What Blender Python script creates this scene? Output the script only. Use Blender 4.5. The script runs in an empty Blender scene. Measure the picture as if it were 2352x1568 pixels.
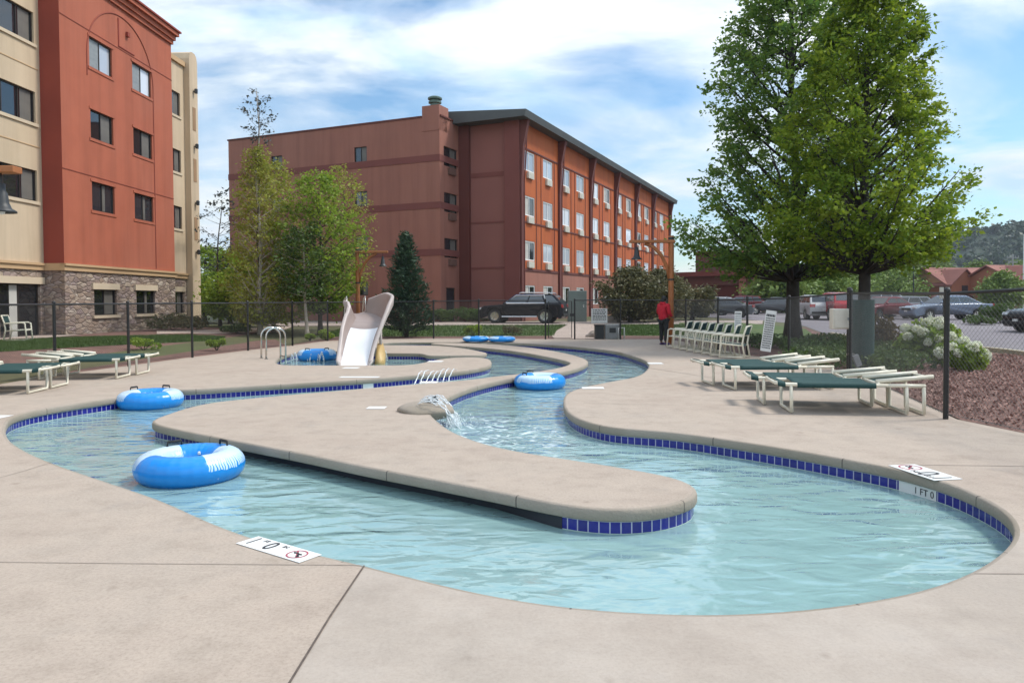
import bpy, bmesh, math, random
import numpy as np
from mathutils import Vector, Matrix, noise
from mathutils.geometry import delaunay_2d_cdt
R = math.radians
scn = bpy.context.scene
COL = scn.collection
random.seed(7)
rng = np.random.default_rng(11)

# ------------------------------------------------------------ camera model
F = 1694.0; CX = 1176.0; PITCH = R(1.65); CY = 690 + F * math.tan(PITCH); CAMH = 1.6
ROLL = 0.0045
_f = Vector((0, math.cos(PITCH), -math.sin(PITCH)))
_r0 = Vector((1, 0, 0)); _u0 = Vector((0, math.sin(PITCH), math.cos(PITCH)))
_r = _r0 * math.cos(ROLL) - _u0 * math.sin(ROLL)
_u = _u0 * math.cos(ROLL) + _r0 * math.sin(ROLL)
CAM = Vector((0, 0, CAMH))
def ray(px, py): return (_f * F + _r * (px - CX) - _u * (py - CY))
def G(px, py, z=0.0):
    d = ray(px, py); t = (z - CAMH) / d.z
    return CAM + d * t
def P(px, py, Y):
    d = ray(px, py); return CAM + d * (Y / d.y)
def sm(a, b, x):
    t = max(0.0, min(1.0, (x - a) / (b - a))); return t * t * (3 - 2 * t)
def H(x, y):
    left = .33 * sm(10.2, 15, -x)
    back = .27 * sm(31.5, 44, y)
    return -.03 + max(left, back)
def T(px, py, dz=0.0):
    z = 0.0
    for _ in range(12):
        p = G(px, py, z); z = .5 * z + .5 * (H(p.x, p.y) + dz)
    p = G(px, py, z); return Vector((p.x, p.y, H(p.x, p.y) + dz))

# ------------------------------------------------------------ materials
def newmat(name):
    m = bpy.data.materials.new(name); m.use_nodes = True
    nt = m.node_tree; b = nt.nodes['Principled BSDF']
    return m, nt, b
def lk(nt, a, b): nt.links.new(a, b)
def node(nt, typ, **kw):
    n = nt.nodes.new(typ)
    for k, v in kw.items():
        if k.startswith('i_'): n.inputs[k[2:].replace('_', ' ')].default_value = v
        else: setattr(n, k, v)
    return n
def ramp(nt, stops):
    n = nt.nodes.new('ShaderNodeValToRGB'); e = n.color_ramp.elements
    while len(e) < len(stops): e.new(.5)
    for k, (p, c) in enumerate(stops):
        e[k].position = p; e[k].color = c if len(c) == 4 else (*c, 1)
    return n
def pm(name, c1, c2=None, scale=3.0, rough=.7, bump=0.0, bscale=None, spec=.5, metal=0.0, detail=6, coat=0.0, c3=None, s3=.3, bd=.02, streak=0):
    """procedural material: two noise-mixed colours, optional large stain colour, bump"""
    m, nt, b = newmat(name)
    b.inputs['Roughness'].default_value = rough; b.inputs['Metallic'].default_value = metal
    b.inputs['Specular IOR Level'].default_value = spec
    if coat: b.inputs['Coat Weight'].default_value = coat; b.inputs['Coat Roughness'].default_value = .05
    tc = node(nt, 'ShaderNodeTexCoord')
    c2 = c2 or tuple(x * .8 for x in c1)
    n = node(nt, 'ShaderNodeTexNoise'); n.inputs['Scale'].default_value = scale; n.inputs['Detail'].default_value = detail
    lk(nt, tc.outputs['Object'], n.inputs['Vector'])
    rp = ramp(nt, [(.3, c1), (.7, c2)]); lk(nt, n.outputs['Fac'], rp.inputs['Fac'])
    out = rp.outputs['Color']
    if c3:
        n3 = node(nt, 'ShaderNodeTexNoise'); n3.inputs['Scale'].default_value = s3; n3.inputs['Detail'].default_value = 4
        lk(nt, tc.outputs['Object'], n3.inputs['Vector'])
        r3 = ramp(nt, [(.45, (0, 0, 0)), (.68, (1, 1, 1))]); lk(nt, n3.outputs['Fac'], r3.inputs['Fac'])
        mx = node(nt, 'ShaderNodeMixRGB'); mx.inputs['Color2'].default_value = (*c3, 1)
        lk(nt, r3.outputs['Color'], mx.inputs['Fac']); lk(nt, out, mx.inputs['Color1']); out = mx.outputs['Color']
    if streak:
        mp = node(nt, 'ShaderNodeMapping'); mp.inputs['Scale'].default_value = (1.6, 1.6, .10); lk(nt, tc.outputs['Object'], mp.inputs['Vector'])
        ns = node(nt, 'ShaderNodeTexNoise'); ns.inputs['Scale'].default_value = 1.0; ns.inputs['Detail'].default_value = 6; ns.inputs['Roughness'].default_value = .65; lk(nt, mp.outputs[0], ns.inputs['Vector'])
        rs = ramp(nt, [(.32, (1 - streak, 1 - streak, 1 - streak)), (.55, (1, 1, 1)), (.8, (1 + streak * .5, 1 + streak * .5, 1 + streak * .5))]); lk(nt, ns.outputs['Fac'], rs.inputs['Fac'])
        ms = node(nt, 'ShaderNodeMixRGB', blend_type='MULTIPLY'); ms.inputs['Fac'].default_value = 1; lk(nt, out, ms.inputs['Color1']); lk(nt, rs.outputs['Color'], ms.inputs['Color2']); out = ms.outputs['Color']
    lk(nt, out, b.inputs['Base Color'])
    if bump:
        nb = node(nt, 'ShaderNodeTexNoise'); nb.inputs['Scale'].default_value = bscale or scale * 6; nb.inputs['Detail'].default_value = 4
        lk(nt, tc.outputs['Object'], nb.inputs['Vector'])
        bp = node(nt, 'ShaderNodeBump'); bp.inputs['Strength'].default_value = bump; bp.inputs['Distance'].default_value = bd
        lk(nt, nb.outputs['Fac'], bp.inputs['Height']); lk(nt, bp.outputs['Normal'], b.inputs['Normal'])
    return m
def leafmat(name, cols, trans=.35, rough=.55):
    m, nt, b = newmat(name)
    g = node(nt, 'ShaderNodeNewGeometry'); oi = node(nt, 'ShaderNodeTexCoord')
    n = node(nt, 'ShaderNodeTexNoise'); n.inputs['Scale'].default_value = .9; n.inputs['Detail'].default_value = 2
    lk(nt, oi.outputs['Object'], n.inputs['Vector'])
    ad = node(nt, 'ShaderNodeMath', operation='MULTIPLY_ADD'); ad.inputs[1].default_value = .55; 
    lk(nt, g.outputs['Random Per Island'], ad.inputs[0])
    sb = node(nt, 'ShaderNodeMath', operation='MULTIPLY_ADD'); sb.inputs[1].default_value = 1.1; sb.inputs[2].default_value = -.32
    lk(nt, n.outputs['Fac'], sb.inputs[0]); lk(nt, sb.outputs[0], ad.inputs[2])
    k = len(cols); rp = ramp(nt, [(i / (k - 1), c) for i, c in enumerate(cols)])
    lk(nt, ad.outputs[0], rp.inputs['Fac']); lk(nt, rp.outputs['Color'], b.inputs['Base Color'])
    b.inputs['Roughness'].default_value = rough; b.inputs['Specular IOR Level'].default_value = .35
    tr = node(nt, 'ShaderNodeBsdfTranslucent'); lk(nt, rp.outputs['Color'], tr.inputs['Color'])
    mx = node(nt, 'ShaderNodeMixShader'); mx.inputs['Fac'].default_value = trans
    lk(nt, b.outputs[0], mx.inputs[1]); lk(nt, tr.outputs[0], mx.inputs[2])
    lk(nt, mx.outputs[0], nt.nodes['Material Output'].inputs['Surface'])
    return m

M = {}
M['cream_pvc'] = pm('cream pvc', (.78, .73, .60), (.70, .65, .52), 9, .38)
M['sling'] = pm('green sling', (.007, .042, .041), (.011, .055, .052), 40, .75, .15, 400)
M['black_metal'] = pm('black metal', (.012, .012, .013), (.02, .019, .018), 8, .4)
M['grey_metal'] = pm('grey metal', (.32, .33, .33), (.25, .26, .26), 8, .45, metal=.3)
M['steel'] = pm('steel', (.62, .60, .56), (.55, .53, .5), 5, .22, metal=1)
M['white'] = pm('white paint', (.78, .78, .76), (.70, .70, .68), 4, .5)
M['wire_black'] = pm('black wire', (.02, .02, .02), None, 5, .5)
M['wire_grey'] = pm('grey wire', (.17, .165, .16), (.13, .125, .12), 5, .5)
M['ink'] = pm('black ink', (.03, .03, .035), None, 5, .6)
M['red_ink'] = pm('red ink', (.45, .10, .13), None, 5, .6)
M['rubber'] = pm('rubber', (.018, .018, .019), (.025, .025, .025), 8, .8)
M['timber'] = pm('stained timber', (.42, .15, .045), (.30, .10, .03), 3, .55, .3, 30)
M['tan_timber'] = pm('pale timber', (.42, .25, .13), (.32, .18, .09), 3, .6, .3, 30)
M['dark_iron'] = pm('dark iron', (.03, .033, .035), None, 5, .5)
M['bark'] = pm('bark', (.085, .065, .05), (.045, .035, .028), 6, .9, .8, 18)
M['bark_dark'] = pm('dark bark', (.045, .036, .03), (.028, .022, .018), 6, .9, .8, 18)
M['bark_pale'] = pm('pale bark', (.50, .44, .37), (.33, .28, .22), 5, .85, .4, 16)
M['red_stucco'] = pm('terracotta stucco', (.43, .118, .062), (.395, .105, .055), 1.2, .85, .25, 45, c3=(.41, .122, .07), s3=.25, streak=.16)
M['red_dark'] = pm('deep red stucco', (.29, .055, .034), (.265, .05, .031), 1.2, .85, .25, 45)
M['tan_stucco'] = pm('tan stucco', (.62, .48, .335), (.57, .44, .30), .9, .85, .25, 45, c3=(.55, .42, .28), s3=.3, streak=.14)
M['tan_trim'] = pm('tan trim', (.55, .36, .20), (.50, .33, .18), 1, .8)
M['cream_trim'] = pm('cream trim', (.62, .50, .36), (.56, .45, .32), 1, .8)
M['brown_stucco'] = pm('brown stucco', (.325, .132, .094), (.30, .12, .085), .8, .85, .2, 40, c3=(.32, .135, .097), s3=.15, streak=.18)
M['brown_band'] = pm('brown band', (.20, .062, .05), (.18, .055, .045), .8, .85)
M['plum_stucco'] = pm('plum stucco', (.27, .105, .085), (.245, .095, .077), .5, .85, .2, 40)
M['wing_dark'] = pm('dark oxblood', (.13, .032, .023), (.11, .027, .02), .8, .7)
M['wing_orange'] = pm('rust orange panel', (.47, .11, .022), (.40, .088, .018), .7, .75, .1, 30, c3=(.42, .085, .018), s3=.2, streak=.2)
M['roof_grey'] = pm('grey fascia', (.085, .092, .09), (.07, .075, .075), 1, .6)
M['copper_green'] = pm('weathered copper', (.10, .17, .14), (.08, .13, .11), 3, .6)
M['concrete'] = None
M['stone_grey'] = pm('boulder', (.36, .30, .25), (.24, .2, .17), 2, .9, .6, 7)
M['kerb'] = pm('kerb', (.55, .47, .33), (.45, .4, .3), 2, .85, .3, 20)
M['asphalt'] = pm('asphalt', (.215, .19, .205), (.17, .152, .165), .6, .9, .5, 60, c3=(.23, .21, .22), s3=.12)
M['road'] = pm('pale road', (.42, .34, .29), (.36, .29, .25), .5, .9, .3, 30)
M['path'] = pm('path', (.47, .37, .31), (.40, .32, .27), .8, .9, .3, 30)
M['grass'] = pm('lawn', (.085, .135, .03), (.055, .10, .022), 1.5, .95, .8, 60, c3=(.10, .13, .035), s3=.3)
M['earth'] = pm('earth', (.12, .12, .05), (.09, .075, .04), .7, .95, .6, 10, c3=(.08, .10, .03), s3=.1)
M['mulch'] = pm('mulch', (.24, .13, .10), (.13, .07, .058), 9, .95, 1.0, 26, c3=(.13, .07, .055), s3=1.2)
M['chips'] = leafmat('mulch chips', [(.13, .068, .058), (.26, .14, .115), (.38, .23, .19), (.22, .11, .09)], 0.0, .9)
M['blade'] = leafmat('grass blades', [(.04, .08, .015), (.075, .13, .025), (.12, .17, .045)], .3)
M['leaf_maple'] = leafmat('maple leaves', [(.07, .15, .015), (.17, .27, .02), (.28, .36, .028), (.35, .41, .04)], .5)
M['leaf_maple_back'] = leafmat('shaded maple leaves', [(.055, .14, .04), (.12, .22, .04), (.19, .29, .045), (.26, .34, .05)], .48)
M['leaf_birch'] = leafmat('birch leaves', [(.24, .20, .04), (.28, .31, .05), (.37, .38, .065), (.31, .24, .07)], .45)
M['leaf_green'] = leafmat('fresh leaves', [(.13, .21, .03), (.24, .34, .035), (.33, .42, .055)], .45)
M['leaf_mid'] = leafmat('mid leaves', [(.04, .08, .02), (.075, .13, .028), (.13, .18, .04)], .3)
M['leaf_dark'] = leafmat('needles', [(.016, .042, .026), (.035, .072, .038), (.06, .105, .045)], .1, .6)
M['leaf_blue'] = leafmat('sparse grey leaves', [(.05, .065, .06), (.09, .10, .09)], .2)
M['leaf_plum'] = leafmat('plum leaves', [(.06, .06, .028), (.105, .105, .045), (.165, .15, .065), (.14, .095, .055)], .25)
M['leaf_far'] = leafmat('far leaves', [(.10, .16, .04), (.17, .25, .05), (.24, .31, .06)], .2)
M['petal'] = leafmat('white petals', [(.72, .76, .54), (.84, .84, .70), (.88, .88, .82)], .45)
M['skin'] = pm('skin', (.16, .085, .055), None, 6, .55)
M['hair'] = pm('hair', (.012, .01, .01), None, 20, .6)
M['red_cloth'] = pm('red cloth', (.52, .012, .03), (.42, .01, .025), 12, .85, .4, 30)
M['dark_cloth'] = pm('dark cloth', (.018, .02, .022), None, 12, .85)
M['shoe'] = pm('purple shoe', (.10, .06, .16), None, 12, .7)
M['slide_white'] = pm('slide gelcoat', (.80, .80, .82), (.76, .76, .78), 2, .25)
M['slide_tan'] = pm('slide shell', (.50, .425, .395), (.44, .37, .34), 2, .45)
M['slide_inner'] = pm('slide inner wall', (.32, .25, .225), (.27, .21, .19), 2, .4)
M['ochre'] = pm('ochre fibreglass', (.58, .40, .16), (.5, .34, .13), 4, .5, .3, 12)
M['cabinet'] = pm('cabinet green grey', (.20, .24, .21), (.17, .2, .18), 2, .5)
M['mesh_green'] = pm('green mesh', (.02, .075, .062), (.006, .03, .028), 60, .8)
M['box_white'] = pm('ivory box', (.66, .62, .53), (.58, .54, .46), 4, .5)
M['red_roof'] = pm('red roof', (.27, .10, .075), (.22, .08, .06), .8, .8)
M['house_red'] = pm('rust siding', (.36, .13, .07), (.31, .11, .06), .6, .8)
M['house_tan'] = pm('tan siding', (.42, .21, .10), (.36, .18, .09), .6, .8)
M['far_brown'] = pm('far brown', (.17, .075, .06), (.14, .062, .05), .3, .85)
M['curtain'] = pm('curtain', (.55, .53, .48), (.42, .40, .37), 2.5, .9)

def glassmat(name, base, rough=.04, spec=.9):
    m, nt, b = newmat(name)
    oi = node(nt, 'ShaderNodeObjectInfo')
    rp = ramp(nt, [(0, tuple(x * .55 for x in base)), (.5, base), (1, tuple(min(1, x * 1.6) for x in base))])
    lk(nt, oi.outputs['Random'], rp.inputs['Fac']); lk(nt, rp.outputs['Color'], b.inputs['Base Color'])
    b.inputs['Roughness'].default_value = rough; b.inputs['Specular IOR Level'].default_value = spec
    b.inputs['IOR'].default_value = 1.6
    tc = node(nt, 'ShaderNodeTexCoord'); n = node(nt, 'ShaderNodeTexNoise'); n.inputs['Scale'].default_value = 1.1
    lk(nt, tc.outputs['Object'], n.inputs['Vector'])
    bp = node(nt, 'ShaderNodeBump'); bp.inputs['Strength'].default_value = .06; bp.inputs['Distance'].default_value = .05
    lk(nt, n.outputs['Fac'], bp.inputs['Height']); lk(nt, bp.outputs['Normal'], b.inputs['Normal'])
    return m
M['glass_dark'] = glassmat('dark window glass', (.018, .02, .024))
M['glass_pale'] = glassmat('curtain and sky glass', (.50, .53, .59), .06)  # pale bluish base paints in curtains and the sky's reflection
M['glass_car'] = glassmat('car glass', (.02, .024, .028))
def paint(name, c):
    return pm(name, c, tuple(x * .92 for x in c), 2, .22, spec=.45 if max(c) > .03 else .3, coat=.15 if max(c) > .03 else 0)
for k, c in {'navy': (.008, .008, .014), 'black': (.01, .01, .011), 'silver': (.42, .43, .45), 'white': (.6, .6, .6), 'wine': (.20, .022, .03),
             'red': (.40, .025, .035), 'blue': (.22, .27, .36), 'grey': (.13, .14, .15), 'teal': (.05, .11, .11)}.items():
    M['car_' + k] = paint('car ' + k, c)
M['headlight'] = pm('headlight', (.7, .72, .74), None, 5, .1, coat=1)
M['taillight'] = pm('taillight', (.5, .02, .015), (.4, .015, .012), 5, .15, coat=1)
M['chrome'] = pm('chrome', (.75, .75, .76), None, 5, .12, metal=1)

# stone veneer
def stone():
    m, nt, b = newmat('stone veneer')
    tc = node(nt, 'ShaderNodeTexCoord'); mp = node(nt, 'ShaderNodeMapping'); mp.inputs['Scale'].default_value = (1.9, 1.9, 4.3)
    nz = node(nt, 'ShaderNodeTexNoise'); nz.inputs['Scale'].default_value = 2.2
    lk(nt, tc.outputs['Object'], nz.inputs['Vector'])
    mx = node(nt, 'ShaderNodeMixRGB'); mx.inputs['Fac'].default_value = .16
    lk(nt, tc.outputs['Object'], mx.inputs['Color1']); lk(nt, nz.outputs['Color'], mx.inputs['Color2'])
    lk(nt, mx.outputs['Color'], mp.inputs['Vector'])
    v = node(nt, 'ShaderNodeTexVoronoi'); v.inputs['Scale'].default_value = 1.7; lk(nt, mp.outputs[0], v.inputs['Vector'])
    e = node(nt, 'ShaderNodeTexVoronoi', feature='DISTANCE_TO_EDGE'); e.inputs['Scale'].default_value = 1.7; lk(nt, mp.outputs[0], e.inputs['Vector'])
    sp = node(nt, 'ShaderNodeSeparateColor'); lk(nt, v.outputs['Color'], sp.inputs[0])
    rp = ramp(nt, [(0, (.17, .125, .10)), (.25, (.35, .26, .20)), (.45, (.24, .175, .155)), (.65, (.44, .35, .27)), (.82, (.28, .21, .20)), (1, (.50, .42, .35))])
    rp.color_ramp.interpolation = 'LINEAR'; lk(nt, sp.outputs[0], rp.inputs['Fac'])
    n2 = node(nt, 'ShaderNodeTexNoise'); n2.inputs['Scale'].default_value = 9; lk(nt, tc.outputs['Object'], n2.inputs['Vector'])
    mm = node(nt, 'ShaderNodeMixRGB', blend_type='MULTIPLY'); mm.inputs['Fac'].default_value = .6
    r2 = ramp(nt, [(.3, (.65, .63, .6)), (.7, (1.15, 1.12, 1.1))]); lk(nt, n2.outputs['Fac'], r2.inputs['Fac'])
    lk(nt, rp.outputs['Color'], mm.inputs['Color1']); lk(nt, r2.outputs['Color'], mm.inputs['Color2'])
    re = ramp(nt, [(.0, (0, 0, 0)), (.045, (1, 1, 1))]); lk(nt, e.outputs['Distance'], re.inputs['Fac'])
    mg = node(nt, 'ShaderNodeMixRGB'); mg.inputs['Color1'].default_value = (.13, .10, .085, 1)
    lk(nt, re.outputs['Color'], mg.inputs['Fac']); lk(nt, mm.outputs['Color'], mg.inputs['Color2'])
    lk(nt, mg.outputs['Color'], b.inputs['Base Color']); b.inputs['Roughness'].default_value = .9
    re2 = ramp(nt, [(.0, (0, 0, 0)), (.16, (1, 1, 1))]); lk(nt, e.outputs['Distance'], re2.inputs['Fac'])
    bp = node(nt, 'ShaderNodeBump'); bp.inputs['Strength'].default_value = .7; bp.inputs['Distance'].default_value = .04
    lk(nt, re2.outputs['Color'], bp.inputs['Height']); lk(nt, bp.outputs['Normal'], b.inputs['Normal'])
    return m
M['stone'] = stone()

def concrete():
    m, nt, b = newmat('deck concrete')
    tc = node(nt, 'ShaderNodeTexCoord')
    def nz(s, d=6, r=.6):
        n = node(nt, 'ShaderNodeTexNoise'); n.inputs['Scale'].default_value = s; n.inputs['Detail'].default_value = d; n.inputs['Roughness'].default_value = r
        lk(nt, tc.outputs['Object'], n.inputs['Vector']); return n
    a = nz(.55, 8, .65); r1 = ramp(nt, [(.28, (.372, .30, .246)), (.5, (.418, .345, .284)), (.72, (.396, .334, .278))]); lk(nt, a.outputs['Fac'], r1.inputs['Fac'])
    c = nz(3.2, 8, .75); r2 = ramp(nt, [(.25, (.72, .71, .69)), (.5, (1, 1, 1)), (.75, (1.13, 1.12, 1.11))]); lk(nt, c.outputs['Fac'], r2.inputs['Fac'])
    m1 = node(nt, 'ShaderNodeMixRGB', blend_type='MULTIPLY'); m1.inputs['Fac'].default_value = .75
    lk(nt, r1.outputs['Color'], m1.inputs['Color1']); lk(nt, r2.outputs['Color'], m1.inputs['Color2'])
    d = nz(48, 5, .8); r3 = ramp(nt, [(.3, (.66, .64, .62)), (.5, (1, 1, 1)), (.7, (1.16, 1.16, 1.16))]); lk(nt, d.outputs['Fac'], r3.inputs['Fac'])
    m2 = node(nt, 'ShaderNodeMixRGB', blend_type='MULTIPLY'); m2.inputs['Fac'].default_value = .65
    lk(nt, m1.outputs['Color'], m2.inputs['Color1']); lk(nt, r3.outputs['Color'], m2.inputs['Color2'])
    # grey scuffs
    s = nz(1.4, 10, .8); r4 = ramp(nt, [(.56, (0, 0, 0)), (.75, (.55, .55, .55))]); lk(nt, s.outputs['Fac'], r4.inputs['Fac'])
    m3 = node(nt, 'ShaderNodeMixRGB'); m3.inputs['Color2'].default_value = (.29, .262, .24, 1)
    lk(nt, r4.outputs['Color'], m3.inputs['Fac']); lk(nt, m2.outputs['Color'], m3.inputs['Color1'])
    # the slab poured right of the foreground joint is a greyer batch
    ja, jb = G(837, 1299), G(664, 1570); jn = Vector((jb.y - ja.y, -(jb.x - ja.x), 0)).normalized(); jn = jn if jn.x > 0 else -jn
    dt = node(nt, 'ShaderNodeVectorMath', operation='DOT_PRODUCT'); dt.inputs[1].default_value = jn; lk(nt, tc.outputs['Object'], dt.inputs[0])
    g1 = node(nt, 'ShaderNodeMath', operation='GREATER_THAN'); g1.inputs[1].default_value = jn.dot(ja); lk(nt, dt.outputs['Value'], g1.inputs[0])
    sx = node(nt, 'ShaderNodeSeparateXYZ'); lk(nt, tc.outputs['Object'], sx.inputs[0])
    g2 = node(nt, 'ShaderNodeMath', operation='LESS_THAN'); g2.inputs[1].default_value = 5.0; lk(nt, sx.outputs[1], g2.inputs[0])
    g3 = node(nt, 'ShaderNodeMath', operation='MULTIPLY'); lk(nt, g1.outputs[0], g3.inputs[0]); lk(nt, g2.outputs[0], g3.inputs[1])
    g4 = node(nt, 'ShaderNodeMath', operation='MULTIPLY'); g4.inputs[1].default_value = .45; lk(nt, g3.outputs[0], g4.inputs[0])
    pat = nz(.9, 9, .75); rp5 = ramp(nt, [(.42, (.35, .31, .27)), (.5, (.41, .365, .32)), (.60, (.46, .415, .37))]); lk(nt, pat.outputs['Fac'], rp5.inputs['Fac'])
    m4 = node(nt, 'ShaderNodeMixRGB'); lk(nt, g4.outputs[0], m4.inputs['Fac']); lk(nt, m3.outputs['Color'], m4.inputs['Color1']); lk(nt, rp5.outputs['Color'], m4.inputs['Color2'])
    # scattered small stains
    vo = node(nt, 'ShaderNodeTexVoronoi'); vo.inputs['Scale'].default_value = 1.9; lk(nt, tc.outputs['Object'], vo.inputs['Vector'])
    ws = nz(9, 4, .6); ad = node(nt, 'ShaderNodeMath', operation='MULTIPLY_ADD'); ad.inputs[1].default_value = .22; lk(nt, ws.outputs['Fac'], ad.inputs[0]); lk(nt, vo.outputs['Distance'], ad.inputs[2])
    rs = ramp(nt, [(.13, (.72, .70, .68)), (.20, (1, 1, 1))]); lk(nt, ad.outputs[0], rs.inputs['Fac'])
    m5 = node(nt, 'ShaderNodeMixRGB', blend_type='MULTIPLY'); m5.inputs['Fac'].default_value = .7; lk(nt, m4.outputs['Color'], m5.inputs['Color1']); lk(nt, rs.outputs['Color'], m5.inputs['Color2'])
    lk(nt, m5.outputs['Color'], b.inputs['Base Color']); b.inputs['Roughness'].default_value = .82; b.inputs['Specular IOR Level'].default_value = .3
    bp = node(nt, 'ShaderNodeBump'); bp.inputs['Strength'].default_value = .35; bp.inputs['Distance'].default_value = .004
    lk(nt, d.outputs['Fac'], bp.inputs['Height']); lk(nt, bp.outputs['Normal'], b.inputs['Normal'])
    return m
M['concrete'] = concrete()
M['coping'] = pm('coping edge', (.36, .305, .25), (.31, .262, .215), 2.2, .85, .4, 40, c3=(.28, .235, .18), s3=.9)

# ------------------------------------------------------------ mesh builder
class MB:
    def __init__(s): s.v = []; s.f = []; s.mi = []; s.cur = 0
    def add(s, vs, fs):
        b = len(s.v); s.v += [tuple(v) for v in vs]
        s.f += [tuple(b + i for i in f) for f in fs]; s.mi += [s.cur] * len(fs); return s
    def obox(s, o, a, b, c):
        o = Vector(o); a = Vector(a); b = Vector(b); c = Vector(c)
        vs = [o, o + a, o + a + b, o + b, o + c, o + a + c, o + a + b + c, o + b + c]
        return s.add(vs, [(0, 3, 2, 1), (4, 5, 6, 7), (0, 1, 5, 4), (1, 2, 6, 5), (2, 3, 7, 6), (3, 0, 4, 7)])
    def box(s, c, d, rz=0.0):
        cx, sx = math.cos(rz), math.sin(rz); a = Vector((cx, sx, 0)) * d[0]; b = Vector((-sx, cx, 0)) * d[1]; e = Vector((0, 0, d[2]))
        return s.obox(Vector(c) - a / 2 - b / 2 - e / 2, a, b, e)
    def tube(s, pts, r, n=8, closed=False, cap=True):
        pts = [Vector(p) for p in pts]; k = len(pts)
        rs = r if isinstance(r, (list, tuple)) else [r] * k
        tang = []
        for i in range(k):
            a = pts[(i - 1) % k] if (closed or i > 0) else pts[i]; b = pts[(i + 1) % k] if (closed or i < k - 1) else pts[i]
            t = (b - a); tang.append(t.normalized() if t.length > 1e-9 else Vector((0, 0, 1)))
        up = Vector((0, 0, 1)) if abs(tang[0].z) < .9 else Vector((1, 0, 0))
        x = tang[0].cross(up).normalized(); vs = []
        for i in range(k):
            x = (x - tang[i] * x.dot(tang[i])); x = x.normalized() if x.length > 1e-6 else tang[i].orthogonal().normalized()
            y = tang[i].cross(x)
            for j in range(n):
                a = 2 * math.pi * j / n; vs.append(pts[i] + (x * math.cos(a) + y * math.sin(a)) * rs[i])
        fs = []
        for i in range(k if closed else k - 1):
            for j in range(n):
                p = i * n + j; q = i * n + (j + 1) % n; i2 = ((i + 1) % k) * n
                fs.append((p, q, i2 + (j + 1) % n, i2 + j))
        if cap and not closed:
            fs.append(tuple(reversed(range(n)))); fs.append(tuple((k - 1) * n + j for j in range(n)))
        return s.add(vs, fs)
    def lathe(s, prof, n=20, c=(0, 0, 0), ax=None):
        """prof: (radius, height) list; ax: 3 vectors"""
        X, Y, Z = ax or (Vector((1, 0, 0)), Vector((0, 1, 0)), Vector((0, 0, 1))); c = Vector(c); vs = []; fs = []
        for (r, h) in prof:
            for j in range(n):
                a = 2 * math.pi * j / n; vs.append(c + X * (r * math.cos(a)) + Y * (r * math.sin(a)) + Z * h)
        for i in range(len(prof) - 1):
            for j in range(n):
                fs.append((i * n + j, i * n + (j + 1) % n, (i + 1) * n + (j + 1) % n, (i + 1) * n + j))
        return s.add(vs, fs)
    def prism(s, poly, z0, z1):
        k = len(poly); vs = [(p[0], p[1], z0) for p in poly] + [(p[0], p[1], z1) for p in poly]
        fs = [tuple(reversed(range(k))), tuple(range(k, 2 * k))] + [(i, (i + 1) % k, k + (i + 1) % k, k + i) for i in range(k)]
        return s.add(vs, fs)
    def loft(s, rings, closed=True, cap=True):
        n = len(rings[0]); vs = [v for r in rings for v in r]; fs = []
        for i in range(len(rings) - 1):
            for j in range(n if closed else n - 1):
                fs.append((i * n + j, i * n + (j + 1) % n, (i + 1) * n + (j + 1) % n, (i + 1) * n + j))
        if cap and closed:
            fs.append(tuple(reversed(range(n)))); fs.append(tuple((len(rings) - 1) * n + j for j in range(n)))
        return s.add(vs, fs)
    def blob(s, c, r, n=14, m=9, amp=.15, seed=0, fr=1.3):
        c = Vector(c); r = r if hasattr(r, '__len__') else (r, r, r); vs = []; fs = []
        for i in range(m + 1):
            th = math.pi * i / m
            for j in range(n):
                ph = 2 * math.pi * j / n; d = Vector((math.sin(th) * math.cos(ph), math.sin(th) * math.sin(ph), math.cos(th)))
                k = 1 + amp * noise.noise(d * fr + Vector((seed * 3.1, seed, 0))) * 2
                vs.append(c + Vector((d.x * r[0], d.y * r[1], d.z * r[2])) * k)
        for i in range(m):
            for j in range(n):
                fs.append((i * n + j, (i + 1) * n + j, (i + 1) * n + (j + 1) % n, i * n + (j + 1) % n))
        return s.add(vs, fs)
    def build(s, name, mat, parent=None, smooth=False, bevel=0, world=False, uv=None):
        me = bpy.data.meshes.new(name)
        vs = s.v
        if world and parent is not None:
            Mi = wm(parent).inverted(); vs = [tuple(Mi @ Vector(v)) for v in vs]
        me.from_pydata(vs, [], s.f)
        mats = mat if isinstance(mat, (list, tuple)) else [mat]
        for m in mats: me.materials.append(m)
        if len(mats) > 1: me.polygons.foreach_set('material_index', s.mi)
        if uv:
            u = me.uv_layers.new(name='UVMap'); 
            for l in me.loops: u.data[l.index].uv = uv[l.vertex_index]
        if smooth: me.polygons.foreach_set('use_smooth', [True] * len(me.polygons))
        me.update()
        o = bpy.data.objects.new(name, me); COL.objects.link(o)
        if parent is not None: o.parent = parent
        if bevel:
            b = o.modifiers.new('bevel', 'BEVEL'); b.width = bevel; b.segments = 2; b.limit_method = 'ANGLE'; b.angle_limit = R(40)
            b.harden_normals = False
        return o
def wm(o):
    m = Matrix.LocRotScale(o.location, o.rotation_euler, o.scale)
    return (wm(o.parent) @ m) if o.parent else m
def tag(o, label, cat, group=None, kind=None):
    if label: o['label'] = label
    if cat: o['category'] = cat
    if group: o['group'] = group
    if kind: o['kind'] = kind
    return o
def thing(name, label, cat, loc=(0, 0, 0), rz=0.0, group=None):
    o = bpy.data.objects.new(name, None); o.empty_display_size = .2; COL.objects.link(o)
    o.location = loc; o.rotation_euler = (0, 0, rz); return tag(o, label, cat, group)
def struct(o, label=None): o['kind'] = 'structure'; return o
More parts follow.
